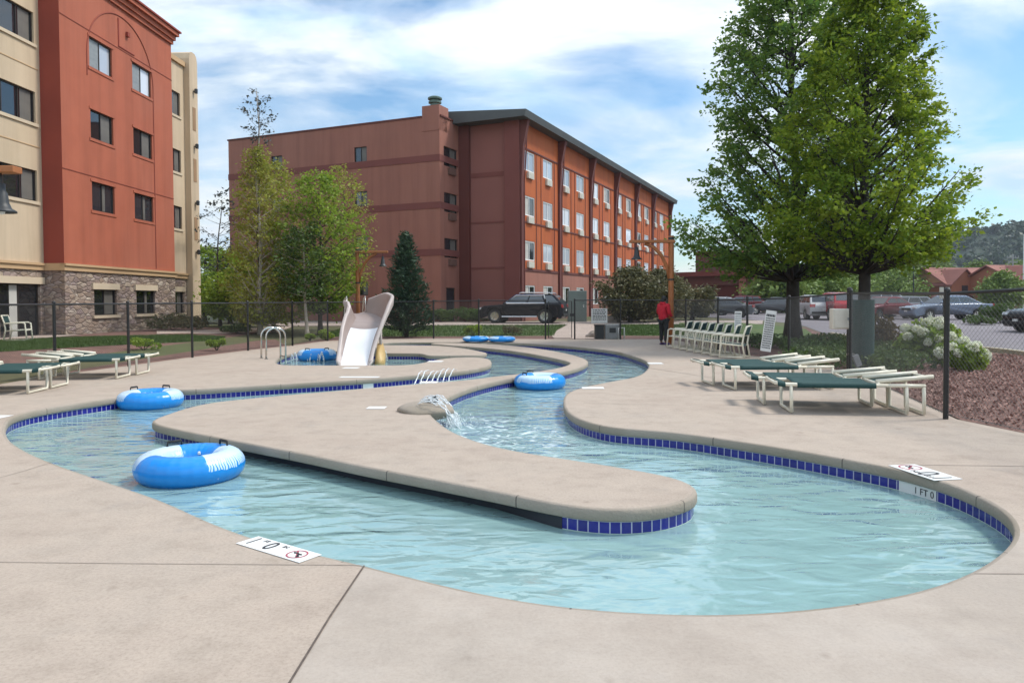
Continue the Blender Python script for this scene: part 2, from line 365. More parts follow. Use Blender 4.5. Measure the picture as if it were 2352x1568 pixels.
def dup(o, loc, rz=None, label=None, group=None):
    r = o.copy(); COL.objects.link(r); r.location = loc
    if rz is not None: r.rotation_euler = (0, 0, rz)
    if label: r['label'] = label
    if group: r['group'] = group
    def kids(src, dst):
        for ch in list(src.children):
            c = ch.copy(); COL.objects.link(c); c.parent = dst; kids(ch, c)
    kids(o, r); return r

def np_mesh(name, verts, nper, mat, parent=None, world=False):
    """verts: (N*nper,3) array; every nper verts form a face"""
    me = bpy.data.meshes.new(name); n = len(verts); nf = n // nper
    if world and parent is not None:
        Mi = np.array(wm(parent).inverted()); verts = verts @ Mi[:3, :3].T + Mi[:3, 3]
    me.vertices.add(n); me.vertices.foreach_set('co', np.ascontiguousarray(verts, dtype=np.float32).ravel())
    me.loops.add(n); me.loops.foreach_set('vertex_index', np.arange(n, dtype=np.int32))
    me.polygons.add(nf); me.polygons.foreach_set('loop_start', np.arange(0, n, nper, dtype=np.int32))
    me.materials.append(mat); me.update(calc_edges=True); me.validate()
    o = bpy.data.objects.new(name, me); COL.objects.link(o)
    if parent is not None: o.parent = parent
    return o
def leaves(name, pts, size, mat, parent=None, world=False, aspect=.62, up=.35, droop=.25, dirs=None, jit=.35):
    """rhombic leaves at points"""
    n = len(pts)
    a = rng.normal(size=(n, 3)) if dirs is None else dirs + rng.normal(size=(n, 3)) * .55
    a[:, 2] -= droop; a /= np.linalg.norm(a, axis=1, keepdims=True) + 1e-9
    nr = rng.normal(size=(n, 3)); nr[:, 2] += up * 3; 
    b = np.cross(nr, a); b /= np.linalg.norm(b, axis=1, keepdims=True) + 1e-9
    nn = np.cross(a, b)
    s = size * (1 + jit * rng.normal(size=(n, 1))).clip(.4, 1.9)
    L = a * s * .5; W = b * s * .5 * aspect; fold = nn * s * .08
    v = np.stack([pts - L, pts + W - L * .1 + fold, pts + L, pts - W - L * .1 + fold], axis=1).reshape(-1, 3)
    return np_mesh(name, v, 4, mat, parent, world)
def ball_pts(c, r, n, shell=.5):
    d = rng.normal(size=(n, 3)); d /= np.linalg.norm(d, axis=1, keepdims=True)
    k = rng.random((n, 1)) ** (1 / 3); k = shell * (.75 + .25 * k) + (1 - shell) * k
    return np.array(c) + d * k * np.array(r)
def text_obj(s, size, mat, name='lettering', parent=None, ext=.001):
    cu = bpy.data.curves.new('t', 'FONT'); cu.body = s; cu.size = size; cu.extrude = ext; cu.align_x = 'CENTER'; cu.align_y = 'CENTER'
    o = bpy.data.objects.new('t', cu); COL.objects.link(o)
    dg = bpy.context.evaluated_depsgraph_get(); me = bpy.data.meshes.new_from_object(o.evaluated_get(dg))
    bpy.data.objects.remove(o); bpy.data.curves.remove(cu)
    me.materials.clear(); me.materials.append(mat); me.name = name
    r = bpy.data.objects.new(name, me); COL.objects.link(r)
    if parent is not None: r.parent = parent
    return r
# ============================================================ ground, deck, pool
def smooth_loop(pts, step=.09, closed=True):
    pts = [Vector((p.x, p.y)) for p in pts]; n = len(pts); dense = []
    for i in range(n):
        p0, p1, p2, p3 = pts[(i - 1) % n], pts[i], pts[(i + 1) % n], pts[(i + 2) % n]
        t1 = max((p1 - p0).length, 1e-4) ** .5; t2 = max((p2 - p1).length, 1e-4) ** .5; t3 = max((p3 - p2).length, 1e-4) ** .5
        m1 = (p2 - p1) * 1.0; 
        m1 = ((p1 - p0) / t1 - (p2 - p0) / (t1 + t2) + (p2 - p1) / t2) * t2
        m2 = ((p2 - p1) / t2 - (p3 - p1) / (t2 + t3) + (p3 - p2) / t3) * t2
        k = max(4, int((p2 - p1).length / step * 1.5))
        for j in range(k):
            t = j / k; a = 2 * t**3 - 3 * t**2 + 1; b = t**3 - 2 * t**2 + t; c = -2 * t**3 + 3 * t**2; d = t**3 - t**2
            dense.append(p1 * a + m1 * b + p2 * c + m2 * d)
    # resample evenly
    out = [dense[0]]; acc = 0
    for i in range(1, len(dense)):
        seg = (dense[i] - dense[i - 1]).length; acc += seg
        if acc >= step: out.append(dense[i]); acc = 0
    for _ in range(3):
        k = len(out); out = [out[i] * .5 + (out[i - 1] + out[(i + 1) % k]) * .25 for i in range(k)]
    return out
def area(l): return .5 * sum(l[i - 1].x * l[i].y - l[i].x * l[i - 1].y for i in range(len(l)))
O_PX = [(12, 986), (24, 1012), (60, 1036), (130, 1066), (250, 1107), (370, 1148), (500, 1205), (600, 1240), (735, 1273), (838, 1297), (950, 1325), (1100, 1360),
        (1250, 1386), (1400, 1401), (1560, 1409), (1700, 1408), (1850, 1398), (2000, 1378), (2130, 1350), (2235, 1310), (2304, 1264), (2330, 1230),
        (2323, 1193), (2293, 1164), (2239, 1136), (2175, 1109), (2119, 1093), (2046, 1074), (1960, 1058), (1850, 1038), (1700, 1014), (1531, 991), (1402, 981), (1340, 966), (1306, 948),
        (1294, 925), (1304, 902), (1344, 887.7), (1402, 876), (1459, 865), (1484, 850), (1490, 838), (1484, 829), (1459, 819), (1402, 804.6), (1287, 793), (1187, 787.4), (1058, 785.3), (960, 785.8), (890, 787),
        (868, 789.5), (880, 792.2), (940, 792.6), (1006, 793.8), (1060, 799), (1100, 806), (1119, 811.5), (1103, 815.2), (1050, 815.8), (985, 816.2), (965, 811.5), (869, 810.5), (776, 807), (705, 806),
        (668, 812), (642, 822), (634, 832), (652, 838), (700, 838.5), (800, 838.8), (880, 838.6), (940, 837.5), (975, 832), (1010, 824.5), (1050, 820.6), (1090, 820), (1118, 823),
        (1129, 832), (1122, 840), (1087, 847.5), (1030, 855), (952, 861), (857, 869), (612, 884), (411, 895), (345, 896), (279, 911), (150, 930), (65, 945.5), (28, 958)]
I_PX = [(346, 968), (390, 949), (443, 933), (495, 923), (612, 911), (750, 899), (857, 890), (1001, 878), (1073, 872), (1130, 865), (1201, 857), (1259, 849), (1299, 840), (1308, 832),
        (1259, 819.5), (1173, 805), (1087, 796.5), (1006, 790.6), (988, 788.8), (1006, 787.2), (1115, 789.6), (1201, 796), (1273, 806), (1330, 819), (1351, 831), (1330, 844), (1287, 854),
        (1187, 866), (1130, 877), (1072, 893), (1024, 914), (1000, 930), (988, 947), (1003, 965), (1050, 996), (1150, 1028), (1300, 1053), (1398, 1068), (1492, 1084), (1562, 1099),
        (1603, 1120), (1604, 1138), (1562, 1155), (1492, 1168), (1398, 1171), (1300, 1161), (1164, 1134), (1000, 1102), (850, 1074), (700, 1043), (500, 1005), (365, 977)]
OL = smooth_loop([G(*p) for p in O_PX]); IL = smooth_loop([G(*p) for p in I_PX])
if area(OL) < 0: OL.reverse()          # counter-clockwise: water on the left
if area(IL) > 0: IL.reverse()          # clockwise: water on the left too
def normals(l):
    n = len(l); o = []
    for i in range(n):
        t = (l[(i + 1) % n] - l[i - 1]).normalized(); o.append(Vector((-t.y, t.x)))   # towards the water
    return o
ON, IN_ = normals(OL), normals(IL)
def off(l, nn, d): return [p + q * d for p, q in zip(l, nn)]
def cdt_sheet(name, loops, z, mat, typ=3, grid=None, zf=None):
    vs = []; es = []
    for l in loops:
        b = len(vs); k = len(l); vs += [Vector((p[0], p[1])) for p in l]; es += [(b + i, b + (i + 1) % k) for i in range(k)]
    if grid:
        vs += [Vector(p) for p in grid]
    r = delaunay_2d_cdt(vs, es, [], 0, 1e-5)
    V = np.array([(v.x, v.y) for v in r[0]]); cen = np.array([V[list(f)].mean(axis=0) for f in r[2]]); par = np.zeros(len(cen), int)
    for l in loops:
        L = np.array([(p[0], p[1]) for p in l]); c = np.zeros(len(cen), bool)
        for i in range(len(L)):
            x0, y0 = L[i - 1]; x1, y1 = L[i]
            if y0 == y1: continue
            c ^= ((y0 > cen[:, 1]) != (y1 > cen[:, 1])) & (cen[:, 0] < (x1 - x0) * (cen[:, 1] - y0) / (y1 - y0) + x0)
        par += c
    keep = [f for f, k in zip(r[2], par) if k % 2 == 1]
    mb = MB(); mb.add([(v.x, v.y, zf(v.x, v.y) if zf else z) for v in r[0]], keep)
    fs = []
    for f in mb.f:
        a, b, c = [Vector(mb.v[i]) for i in f[:3]]
        fs.append(f if (b - a).cross(c - a).z > 0 else tuple(reversed(f)))
    mb.f = fs
    return mb.build(name, mat)
WATER = -.20
# fence corner points (world)
FR = [Vector((6.0, 3.0)), Vector((5.95, 8.6)), G(2172, 962).to_2d(), G(1953, 859).to_2d(), G(1812, 827).to_2d(), G(1716, 817).to_2d(), G(1649, 803).to_2d(), G(1575, 787).to_2d(), G(1530, 779).to_2d()]
FB = [FR[-1], G(1425, 779).to_2d(), G(1320, 779).to_2d(), G(1253, 779).to_2d(), G(1100, 778).to_2d(), G(996, 777.5).to_2d(), G(860, 779).to_2d(), G(753, 783).to_2d(), G(672, 794).to_2d()]
FL = [FB[-1], G(570, 805).to_2d(), G(442, 821).to_2d(), G(296, 841).to_2d(), G(127, 863).to_2d(), Vector((-9.9, 12.0)), Vector((-10.1, 8.5)), Vector((-10.2, 5))]
def outset(l, d):
    o = []
    for i, p in enumerate(l):
        t = (l[min(i + 1, len(l) - 1)] - l[max(i - 1, 0)]).normalized(); o.append(p + Vector((t.y, -t.x)) * d)
    return o
DECK = [Vector((6.2, -4))] + outset(FR + FB[1:] + FL[1:], .14) + [Vector((-10.3, -4))]
inset_O = off(OL, ON, -.035); inset_I = off(IL, IN_, -.035)
gp = [(x * .5 + .01, y * .5 + .013) for x in range(-20, 12) for y in range(-6, 62)]
struct(cdt_sheet('pool_deck', [DECK, inset_O], 0, M["concrete"], 2))
struct(cdt_sheet('pool_island', [inset_I], 0, M['concrete'], 1))
# deck edge skirt
sk = MB()
for i in range(len(DECK)):
    a, b = DECK[i - 1], DECK[i]; sk.add([(a.x, a.y, 0), (b.x, b.y, 0), (b.x, b.y, -.25), (a.x, a.y, -.25)], [(0, 1, 2, 3)])
struct(sk.build('deck_edge', M['coping']))

PROF = [(-.035, 0.0), (-.010, -.003), (-.001, -.014), (.002, -.04), (.001, -.085), (-.006, -.097), (-.03, -.1)]
def sweep(name, l, nn, prof, mat, uvd=False, sel=None, smooth=True):
    n = len(l); k = len(prof); mb = MB(); uv = []; s = 0
    idx = list(range(n)) + [0] if sel is None else sel
    for q, i in enumerate(idx):
        if q: s += (l[i] - l[idx[q - 1]]).length
        for (d, z) in prof:
            dd = d(i) if callable(d) else d
            mb.v.append((l[i].x + nn[i].x * dd, l[i].y + nn[i].y * dd, z)); uv.append((s, z))
    for q in range(len(idx) - 1):
        for j in range(k - 1):
            a = q * k + j; mb.f.append((a, a + k, a + k + 1, a + 1)); mb.mi.append(0)
    return mb.build(name, mat, smooth=smooth, uv=uv if uvd else None)
def tilemat():
    m, nt, b = newmat('cobalt tile')
    u = node(nt, 'ShaderNodeUVMap'); mp = node(nt, 'ShaderNodeMapping'); mp.inputs['Location'].default_value = (0, .103, 0)
    lk(nt, u.outputs[0], mp.inputs['Vector'])
    br = node(nt, 'ShaderNodeTexBrick'); br.offset = 0; br.inputs['Scale'].default_value = 1
    br.inputs['Brick Width'].default_value = .088; br.inputs['Row Height'].default_value = .106; br.inputs['Mortar Size'].default_value = .005
    br.inputs['Mortar Smooth'].default_value = .1; br.inputs['Bias'].default_value = 0
    br.inputs['Color1'].default_value = (.012, .013, .19, 1); br.inputs['Color2'].default_value = (.016, .018, .26, 1); br.inputs['Mortar'].default_value = (.50, .50, .60, 1)
    lk(nt, mp.outputs[0], br.inputs['Vector'])
    lk(nt, br.outputs['Color'], b.inputs['Base Color']); b.inputs['Roughness'].default_value = .16
    bp = node(nt, 'ShaderNodeBump'); bp.inputs['Strength'].default_value = .4; bp.inputs['Distance'].default_value = .003; bp.invert = True
    lk(nt, br.outputs['Fac'], bp.inputs['Height']); lk(nt, bp.outputs['Normal'], b.inputs['Normal'])
    return m
M['tile'] = tilemat()
M['plaster'] = pm('pool plaster', (.54, .67, .68), (.48, .61, .625), .8, .8, .2, 12)
M['plaster_wall'] = pm('pool wall plaster', (.48, .60, .52), (.42, .52, .44), 1.5, .8)
def copmat():
    m = M['coping'].copy(); nt = m.node_tree; b = nt.nodes['Principled BSDF']; src = b.inputs['Base Color'].links[0].from_socket
    u = node(nt, 'ShaderNodeUVMap'); br = node(nt, 'ShaderNodeTexBrick'); br.offset = 0; br.inputs['Scale'].default_value = 1; br.inputs['Brick Width'].default_value = 1.52; br.inputs['Row Height'].default_value = 40; br.inputs['Mortar Size'].default_value = .006
    mp = node(nt, 'ShaderNodeMapping'); mp.inputs['Location'].default_value = (.4, 20, 0); lk(nt, u.outputs[0], mp.inputs['Vector']); lk(nt, mp.outputs[0], br.inputs['Vector'])
    mx = node(nt, 'ShaderNodeMixRGB'); mx.inputs['Color2'].default_value = (.10, .085, .07, 1); lk(nt, br.outputs['Fac'], mx.inputs['Fac']); lk(nt, src, mx.inputs['Color1']); lk(nt, mx.outputs['Color'], b.inputs['Base Color'])
    return m
M['coping_j'] = copmat()
struct(sweep('deck_coping', OL, ON, PROF, M['coping_j'], True)); struct(sweep('island_coping', IL, IN_, PROF, M['coping_j'], True))
# undercut stretch of the island
cut_a = G(1302, 1161).to_2d(); cut_b = G(352, 972).to_2d()
ia = min(range(len(IL)), key=lambda i: (IL[i] - cut_a).length); ib = min(range(len(IL)), key=lambda i: (IL[i] - cut_b).length)
lo, hi = min(ia, ib), max(ia, ib)
if hi - lo > len(IL) / 2: cutset = set(range(hi, len(IL))) | set(range(0, lo + 1))
else: cutset = set(range(lo, hi + 1))
def idep(i):
    if i not in cutset: return -.028
    k = min((i - lo) % len(IL), (hi - i) % len(IL)) if hi - lo <= len(IL) / 2 else min((i - hi) % len(IL), (lo - i) % len(IL))
    return -.03 - .13 * min(1, k / 6)
OW = [-.028] * len(OL); IW = [idep(i) for i in range(len(IL))]
M['undercut_shade'] = pm('painted undercut shade', (.03, .035, .045), (.02, .022, .03), 3, .8)  # near-black colour paints in the shade beneath the island overhang
for l, nn, d, nm in ((OL, ON, lambda i: -.028, 'deck'), (IL, IN_, idep, 'island')):
    struct(sweep(nm + '_tile_band', l, nn, [(d, -.1), (d, -.195)], M['tile'], True, smooth=False))
    struct(sweep(nm + '_pool_wall', l, nn, [(d, -.195), (d, -.50)], M['plaster_wall'], smooth=False))
cutl = sorted(cutset, key=lambda i: (i - (lo if hi - lo <= len(IL) / 2 else hi)) % len(IL))
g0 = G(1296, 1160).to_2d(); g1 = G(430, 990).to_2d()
struct(sweep('undercut_shade_wall', IL, IN_, [(lambda i: idep(i) + .004, -.1), (lambda i: idep(i) + .004, -.25)], M['undercut_shade'], sel=[i for i in cutl if g1.x <= IL[i].x <= g0.x], smooth=False))  # dark strip of painted overhang shade, laid just over the tile
# soffit of the undercut
struct(sweep('island_soffit', IL, IN_, [(-.03, -.1), (lambda i: idep(i) - .005, -.0995)], M['coping'], smooth=False))
owl = [p + q * d for p, q, d in zip(OL, ON, OW)]; iwl = [p + q * d for p, q, d in zip(IL, IN_, IW)]

# ---- water
SPOUT = G(1012, 942).to_2d()
def watermat():
    m, nt, b = newmat('pool water'); nt.nodes.remove(b); out = nt.nodes['Material Output']
    tc = node(nt, 'ShaderNodeTexCoord')
    def nz(sx, sy, s, d, rz=0, ds=0):
        mp = node(nt, 'ShaderNodeMapping'); mp.inputs['Scale'].default_value = (sx, sy, 1); mp.inputs['Rotation'].default_value = (0, 0, rz)
        lk(nt, tc.outputs['Object'], mp.inputs['Vector'])
        n = node(nt, 'ShaderNodeTexNoise'); n.inputs['Scale'].default_value = s; n.inputs['Detail'].default_value = d; n.inputs['Distortion'].default_value = ds
        lk(nt, mp.outputs[0], n.inputs['Vector']); return n.outputs['Fac']
    def math_(op, a, b_):
        n = node(nt, 'ShaderNodeMath', operation=op)
        for i, q in enumerate((a, b_)):
            if isinstance(q, (int, float)): n.inputs[i].default_value = q
            else: lk(nt, q, n.inputs[i])
        return n.outputs[0]
    big = nz(1, 1.7, 1.5, 1, .25, .3); mid = nz(1, 2.0, 3.0, 1.5, -.2, .6); fine = nz(1, 1.4, 13, 2, .1, .3)
    # disturbed water near the spout
    geo = node(nt, 'ShaderNodeNewGeometry'); ds = node(nt, 'ShaderNodeVectorMath', operation='DISTANCE'); ds.inputs[1].default_value = (SPOUT.x + .35, SPOUT.y - 1.0, WATER)
    lk(nt, geo.outputs['Position'], ds.inputs[0])
    near = math_('SUBTRACT', 1.0, math_('DIVIDE', ds.outputs['Value'], 2.3)); near = math_('MAXIMUM', near, 0.0)
    calm = nz(1, 1, .45, 1); calm = math_('ADD', math_('MULTIPLY', calm, .9), .25)
    h = math_('ADD', math_('MULTIPLY', big, .60), math_('ADD', math_('MULTIPLY', mid, .32), math_('MULTIPLY', fine, math_('ADD', .025, math_('MULTIPLY', near, .35)))))
    h = math_('MULTIPLY', h, calm)
    bp = node(nt, 'ShaderNodeBump'); bp.inputs['Strength'].default_value = 1; bp.inputs['Distance'].default_value = .10
    lk(nt, h, bp.inputs['Height'])
    tr = node(nt, 'ShaderNodeBsdfTransparent'); tr.inputs['Color'].default_value = (.76, .89, .905, 1)
    gl = node(nt, 'ShaderNodeBsdfGlossy'); gl.inputs['Roughness'].default_value = .03; gl.inputs['Color'].default_value = (1, 1, 1, 1)
    lk(nt, bp.outputs['Normal'], gl.inputs['Normal'])
    mk = node(nt, 'ShaderNodeBsdfDiffuse'); mk.inputs['Color'].default_value = (.40, .63, .63, 1)
    ml = node(nt, 'ShaderNodeMixShader'); ml.inputs['Fac'].default_value = .58; lk(nt, tr.outputs[0], ml.inputs[1]); lk(nt, mk.outputs[0], ml.inputs[2])
    fr = node(nt, 'ShaderNodeFresnel'); fr.inputs['IOR'].default_value = 1.62; lk(nt, bp.outputs['Normal'], fr.inputs['Normal'])
    mx = node(nt, 'ShaderNodeMixShader'); lk(nt, fr.outputs[0], mx.inputs['Fac']); lk(nt, ml.outputs[0], mx.inputs[1]); lk(nt, gl.outputs[0], mx.inputs[2])
    # foam
    fo = nz(1, 1, 7, 5, .4, 1.2); fm = ramp(nt, [(.50, (0, 0, 0)), (.72, (1, 1, 1))]); lk(nt, fo, fm.inputs['Fac'])
    ff = math_('MULTIPLY', fm.outputs['Color'], math_('MINIMUM', math_('MULTIPLY', near, 1.3), .85))
    fd = node(nt, 'ShaderNodeBsdfDiffuse'); fd.inputs['Color'].default_value = (.72, .80, .82, 1)
    m2 = node(nt, 'ShaderNodeMixShader'); lk(nt, ff, m2.inputs['Fac']); lk(nt, mx.outputs[0], m2.inputs[1]); lk(nt, fd.outputs[0], m2.inputs[2])
    lk(nt, m2.outputs[0], out.inputs['Surface'])
    return m
M['water'] = watermat()
struct(cdt_sheet('pool_water', [owl, iwl], WATER, M["water"], 2))
struct(cdt_sheet('pool_floor', [owl], -.46, M['plaster'], 1))

# ---- surrounding terrain
gr = []
for x in np.concatenate([np.arange(-60, 60, 2.5), [-120, -200, -400, 100, 150, 250, 400]]):
    for y in np.concatenate([np.arange(-20, 90, 2.5), [110, 150, 220, 350, 600]]):
        gr.append((float(x) + .03, float(y) + .07))
hole = [Vector(p) for p in ((5.2, -2), (5.2, 28.5), (-6.5, 28.5), (-8.6, 15), (-9.4, -2))]
outer = [Vector(p) for p in ((-900, -60), (900, -60), (900, 900), (-900, 900))]
def inside(p, poly):
    c = False
    for i in range(len(poly)):
        a, b = poly[i - 1], poly[i]
        if (a[1] > p[1]) != (b[1] > p[1]) and p[0] < (b[0] - a[0]) * (p[1] - a[1]) / (b[1] - a[1]) + a[0]: c = not c
    return c
gr = [p for p in gr if not inside(p, hole)]
struct(cdt_sheet('ground', [outer, hole], 0, M["earth"], 2, gr, H))
def patch(name, poly, mat, dz, step=1.5):
    poly = [Vector((p[0], p[1])) for p in poly]
    # densify boundary
    b = []
    for i in range(len(poly)):
        p, q = poly[i], poly[(i + 1) % len(poly)]; k = max(1, int((q - p).length / step)); b += [p.lerp(q, j / k) for j in range(k)]
    xs = [p.x for p in b]; ys = [p.y for p in b]
    g = [(x, y) for x in np.arange(min(xs), max(xs), step) + .011 for y in np.arange(min(ys), max(ys), step) + .017]
    g = [p for p in g if inside(p, poly)]
    return struct(cdt_sheet(name, [b], 0, mat, 1, g, lambda x, y: H(x, y) + dz))
mulch_l = outset(FL, .18) + [Vector((-18.6, 5)), Vector((-18.6, 26)), Vector((-17.5, 29)), Vector((-17, 38)), Vector((-12, 36))]
patch('mulch_strip', mulch_l, M['mulch'], .012)
lawn_l = [T(*p) for p in ((505, 783), (400, 788), (296, 792), (130, 801), (0, 809), (-200, 825), (-200, 800), (0, 783), (150, 777), (300, 773), (430, 770), (520, 774))]
patch('side_lawn', lawn_l, M['grass'], .02)
LAWN_L = lawn_l
path_l = [T(*p) for p in ((640, 764), (560, 765), (480, 768), (420, 766), (360, 768), (360, 761), (420, 759), (490, 758), (570, 753), (680, 748))]
patch('garden_path', path_l, M['path'], .024)
mulch_b = [FB[-1] + Vector((-.3, .3)), Vector((-8.2, 33.6)), Vector((-3, 33.6)), Vector((1.2, 34)), Vector((3.2, 34)), Vector((7.2, 34)), FB[0] + Vector((1.5, .5)), FB[0] + Vector((.3, .2)), FB[2] + Vector((0, .22)), FB[5] + Vector((0, .22)), FB[6] + Vector((0, .22)), FB[7] + Vector((0, .25))]
patch('mulch_border', mulch_b, M['mulch'], .014)
lawn_b = [Vector(p) for p in ((-9, 33.2), (1.9, 33.2), (2.3, 37.5), (3.0, 41.2), (-9, 41.2))]
patch('back_lawn', lawn_b, M['grass'], .02)
lawn_c = [Vector(p) for p in ((4.6, 33.2), (9.0, 32.5), (10.5, 41), (5.2, 41.2))]
patch('gate_lawn', lawn_c, M['grass'], .02)
gate_path = [Vector(p) for p in ((1.75, 30.7), (3.9, 30.7), (4.3, 33.5), (5.3, 41.6), (3.2, 41.6), (2.2, 36.5), (1.8, 33.2))]
patch('gate_path', gate_path, M['path'], .03)
patch('drive', [Vector(p) for p in ((-14, 41.2), (14, 41.2), (16, 47.0), (-2.2, 47.0), (-14, 49.5))], M['road'], .026, 2)
patch('patio_slab', [Vector(p) for p in ((-18.5, 18), (-16.9, 18), (-16.9, 28.9), (-18.5, 28.9))], M['path'], .03)
kerb_px = [(1905, 770), (1985, 786), (2100, 794), (2210, 803), (2300, 812), (2480, 836)]
KB = [T(*p) for p in kerb_px]
lot = [k for k in KB] + [Vector((60, 15)), Vector((120, 40)), Vector((120, 118)), Vector((14, 118)), T(1470, 724), T(1600, 727.5), T(1760, 737), T(1850, 750)]
patch('parking_lot', lot, M['asphalt'], .012, 3)
kb = MB()
for i in range(len(KB) - 1):
    a, b = KB[i], KB[i + 1]; d = (b - a); nrm = Vector((d.y, -d.x, 0)).normalized() * .16
    kb.obox(Vector((a.x, a.y, -.1)), Vector((d.x, d.y, 0)), -nrm, (0, 0, .22))
struct(kb.build('kerb', M['kerb'], bevel=.015))
bed = outset(FR, .2) + [FB[0] + Vector((1, 1.5)), T(1600, 760).to_2d(), T(1800, 752).to_2d(), T(1850, 752).to_2d()] + [k.to_2d() + Vector((-.1, -.1)) for k in KB] + [Vector((16, 3))]
bed = [Vector((p[0], p[1])) for p in bed]
patch('mulch_bed', bed, M['mulch'], .02, 1.2)
# shaded grass under the maples
patch('tree_lawn', [T(*p) for p in ((1560, 774), (1650, 778), (1730, 782), (1800, 784), (1880, 776), (1850, 756), (1700, 742), (1560, 742))], M['grass'], .03)
# mulch chips in the near bed
def inpoly_pts(poly, n, box):
    out = []
    while len(out) < n:
        p = (random.uniform(box[0], box[1]), random.uniform(box[2], box[3]))
        if inside(p, poly): out.append(p)
    return out
cp = np.array([(x, y, H(x, y) + .035 + random.random() * .03) for x, y in inpoly_pts(bed, 30000, (5.9, 16, 6, 21))])
o = leaves('bark_chips', cp, .055, M['chips'], aspect=.55, up=.3, droop=0); o['kind'] = 'stuff'
# grass blades
def blades(name, poly, n, h):
    xs = [p[0] for p in poly]; ys = [p[1] for p in poly]
    q = np.array([(x, y, H(x, y) + .02) for x, y in inpoly_pts(poly, n, (min(xs), max(xs), min(ys), max(ys)))])
    a = rng.random(n) * 6.28; w = np.stack([np.cos(a), np.sin(a), 0 * a], 1) * .018
    t = rng.normal(size=(n, 3)) * .02; t[:, 2] = h * (.6 + .6 * rng.random(n))
    v = np.stack([q - w, q + w, q + t], 1).reshape(-1, 3)
    o = np_mesh(name, v, 3, M['blade']); o['kind'] = 'stuff'; return o
blades('lawn_grass', [(p[0], p[1]) for p in LAWN_L], 22000, .06)
blades('back_lawn_grass', lawn_b, 14000, .07)
blades('gate_lawn_grass', lawn_c, 9000, .07)

# ---- deck joints
def strip(pts, w, z=.004):
    mb = MB()
    for i in range(len(pts) - 1):
        a, b = Vector(pts[i]), Vector(pts[i + 1]); d = (b - a).normalized(); nn = Vector((-d.y, d.x, 0)) * w / 2
        mb.add([(a.x - nn.x, a.y - nn.y, z), (b.x - nn.x, b.y - nn.y, z), (b.x + nn.x, b.y + nn.y, z), (a.x + nn.x, a.y + nn.y, z)], [(0, 1, 2, 3)])
    return mb
M['joint'] = pm('joint', (.085, .065, .055), (.14, .11, .09), 20, .95)
M['joint_soft'] = pm('shallow joint', (.33, .275, .235), (.25, .21, .18), 12, .95)
struct(strip([G(837, 1299), G(760, 1413), G(664, 1570), G(600, 1680)], .012).build('deck_joint', M['joint']))
struct(strip([G(-60, 1290), G(300, 1294), G(836, 1298)], .007).build('deck_joint', M['joint_soft']))
struct(strip([G(-40, 1108), G(60, 1080), G(118, 1062)], .008).build('deck_joint', M['joint_soft']))
struct(strip([G(2238, 1317), G(2400, 1318)], .008).build('deck_joint', M['joint_soft']))
struct(strip([G(2060, 1067), G(2400, 1071)], .012).build('deck_joint', M['joint_soft']))
struct(strip([G(1490, 845), G(1640, 868)], .02).build('deck_joint', M['joint_soft']))
struct(strip([G(1340, 925), G(1560, 931)], .012).build('deck_joint', M['joint_soft']))

# ---- depth markers let into the deck
def marker(c0, c1, c2, c3, label, cat='depth marker', full=True, name='depth_marker', group='white depth markers set in the pool deck'):
    """corners: reading-left-bottom, right-bottom, right-top, left-top (world)"""
    c = (c0 + c1 + c2 + c3) / 4; X = ((c1 - c0) + (c2 - c3)) / 2; Y = ((c3 - c0) + (c2 - c1)) / 2
    L, W = X.length, Y.length; rz = math.atan2(X.y, X.x)
    root = thing(name, label, cat, (c.x, c.y, .0035), rz, group)
    MB().box((0, 0, .001), (L, W, .003)).build('plate', M['white'], root)
    if full:
        z = .0045
        def tx(s, size, x, y, sx=1.0, mat=M['ink']):
            t = text_obj(s, size, mat, 'lettering', root); t.location = (x, y, z); t.scale = (sx, 1, 1); return t
        tx('1', W * 1.0, -L * .40, 0, .55 * 1.0); tx('FT', W * .26, -L * .265, W * .25)
        tx('0', W * 1.05, -L * .12, 0, .8); tx('IN', W * .26, L * .04, W * .25)
        mb = MB(); rr = min(W * .40, L * .17); cx = L * .30; n = 40
        mb.add([(cx + math.cos(6.2832 * i / n) * q, math.sin(6.2832 * i / n) * q, z) for i in range(n) for q in (rr, rr * .84)],
               [(2 * i, 2 * ((i + 1) % n), 2 * ((i + 1) % n) + 1, 2 * i + 1) for i in range(n)])
        a = R(45); dx, dy = math.cos(a), -math.sin(a); w = rr * .09
        mb.add([(cx - dx * rr * .84 - dy * w, -dy * rr * .84 + dx * w, z), (cx - dx * rr * .84 + dy * w, -dy * rr * .84 - dx * w, z), (cx + dx * rr * .84 + dy * w, dy * rr * .84 - dx * w, z), (cx + dx * rr * .84 - dy * w, dy * rr * .84 + dx * w, z)], [(0, 1, 2, 3)])
        mb.build('prohibition_ring', M['red_ink'], root)
        sw = MB(); sw.tube([(cx - rr * .5, rr * .1, z), (cx - rr * .05, rr * .18, z), (cx + rr * .45, -rr * .3, z)], .006, 6); sw.tube([(cx + rr * .1, rr * .05, z), (cx + rr * .5, rr * .1, z)], .005, 6); sw.lathe([(.0, 0), (.013, .001)], 10, (cx + rr * .52, -rr * .42, z))
        sw.build('diver_symbol', M['ink'], root)
    return root
marker(G(548, 1249), G(690, 1295), G(736, 1273), G(588, 1232), 'large white depth marker reading 1 FT 0 IN in the foreground deck')
c = [G(2205, 1098), G(2098, 1067), G(2046, 1071), G(2150, 1103)]
marker(G(2207, 1100), G(2100, 1066), G(2041, 1070), G(2150, 1105), 'white no-diving depth marker by the right curve of the pool, seen upside down')
def small_marker(px, py, wpx, label, d=.16):
    a, b = G(px - wpx / 2, py), G(px + wpx / 2, py); e = Vector((0, d, 0)); marker(a - e, b - e, b + e, a + e, label, full=False)
small_marker(865, 936.5, 42, 'small white depth marker in the middle of the island deck left of the spout', .12)
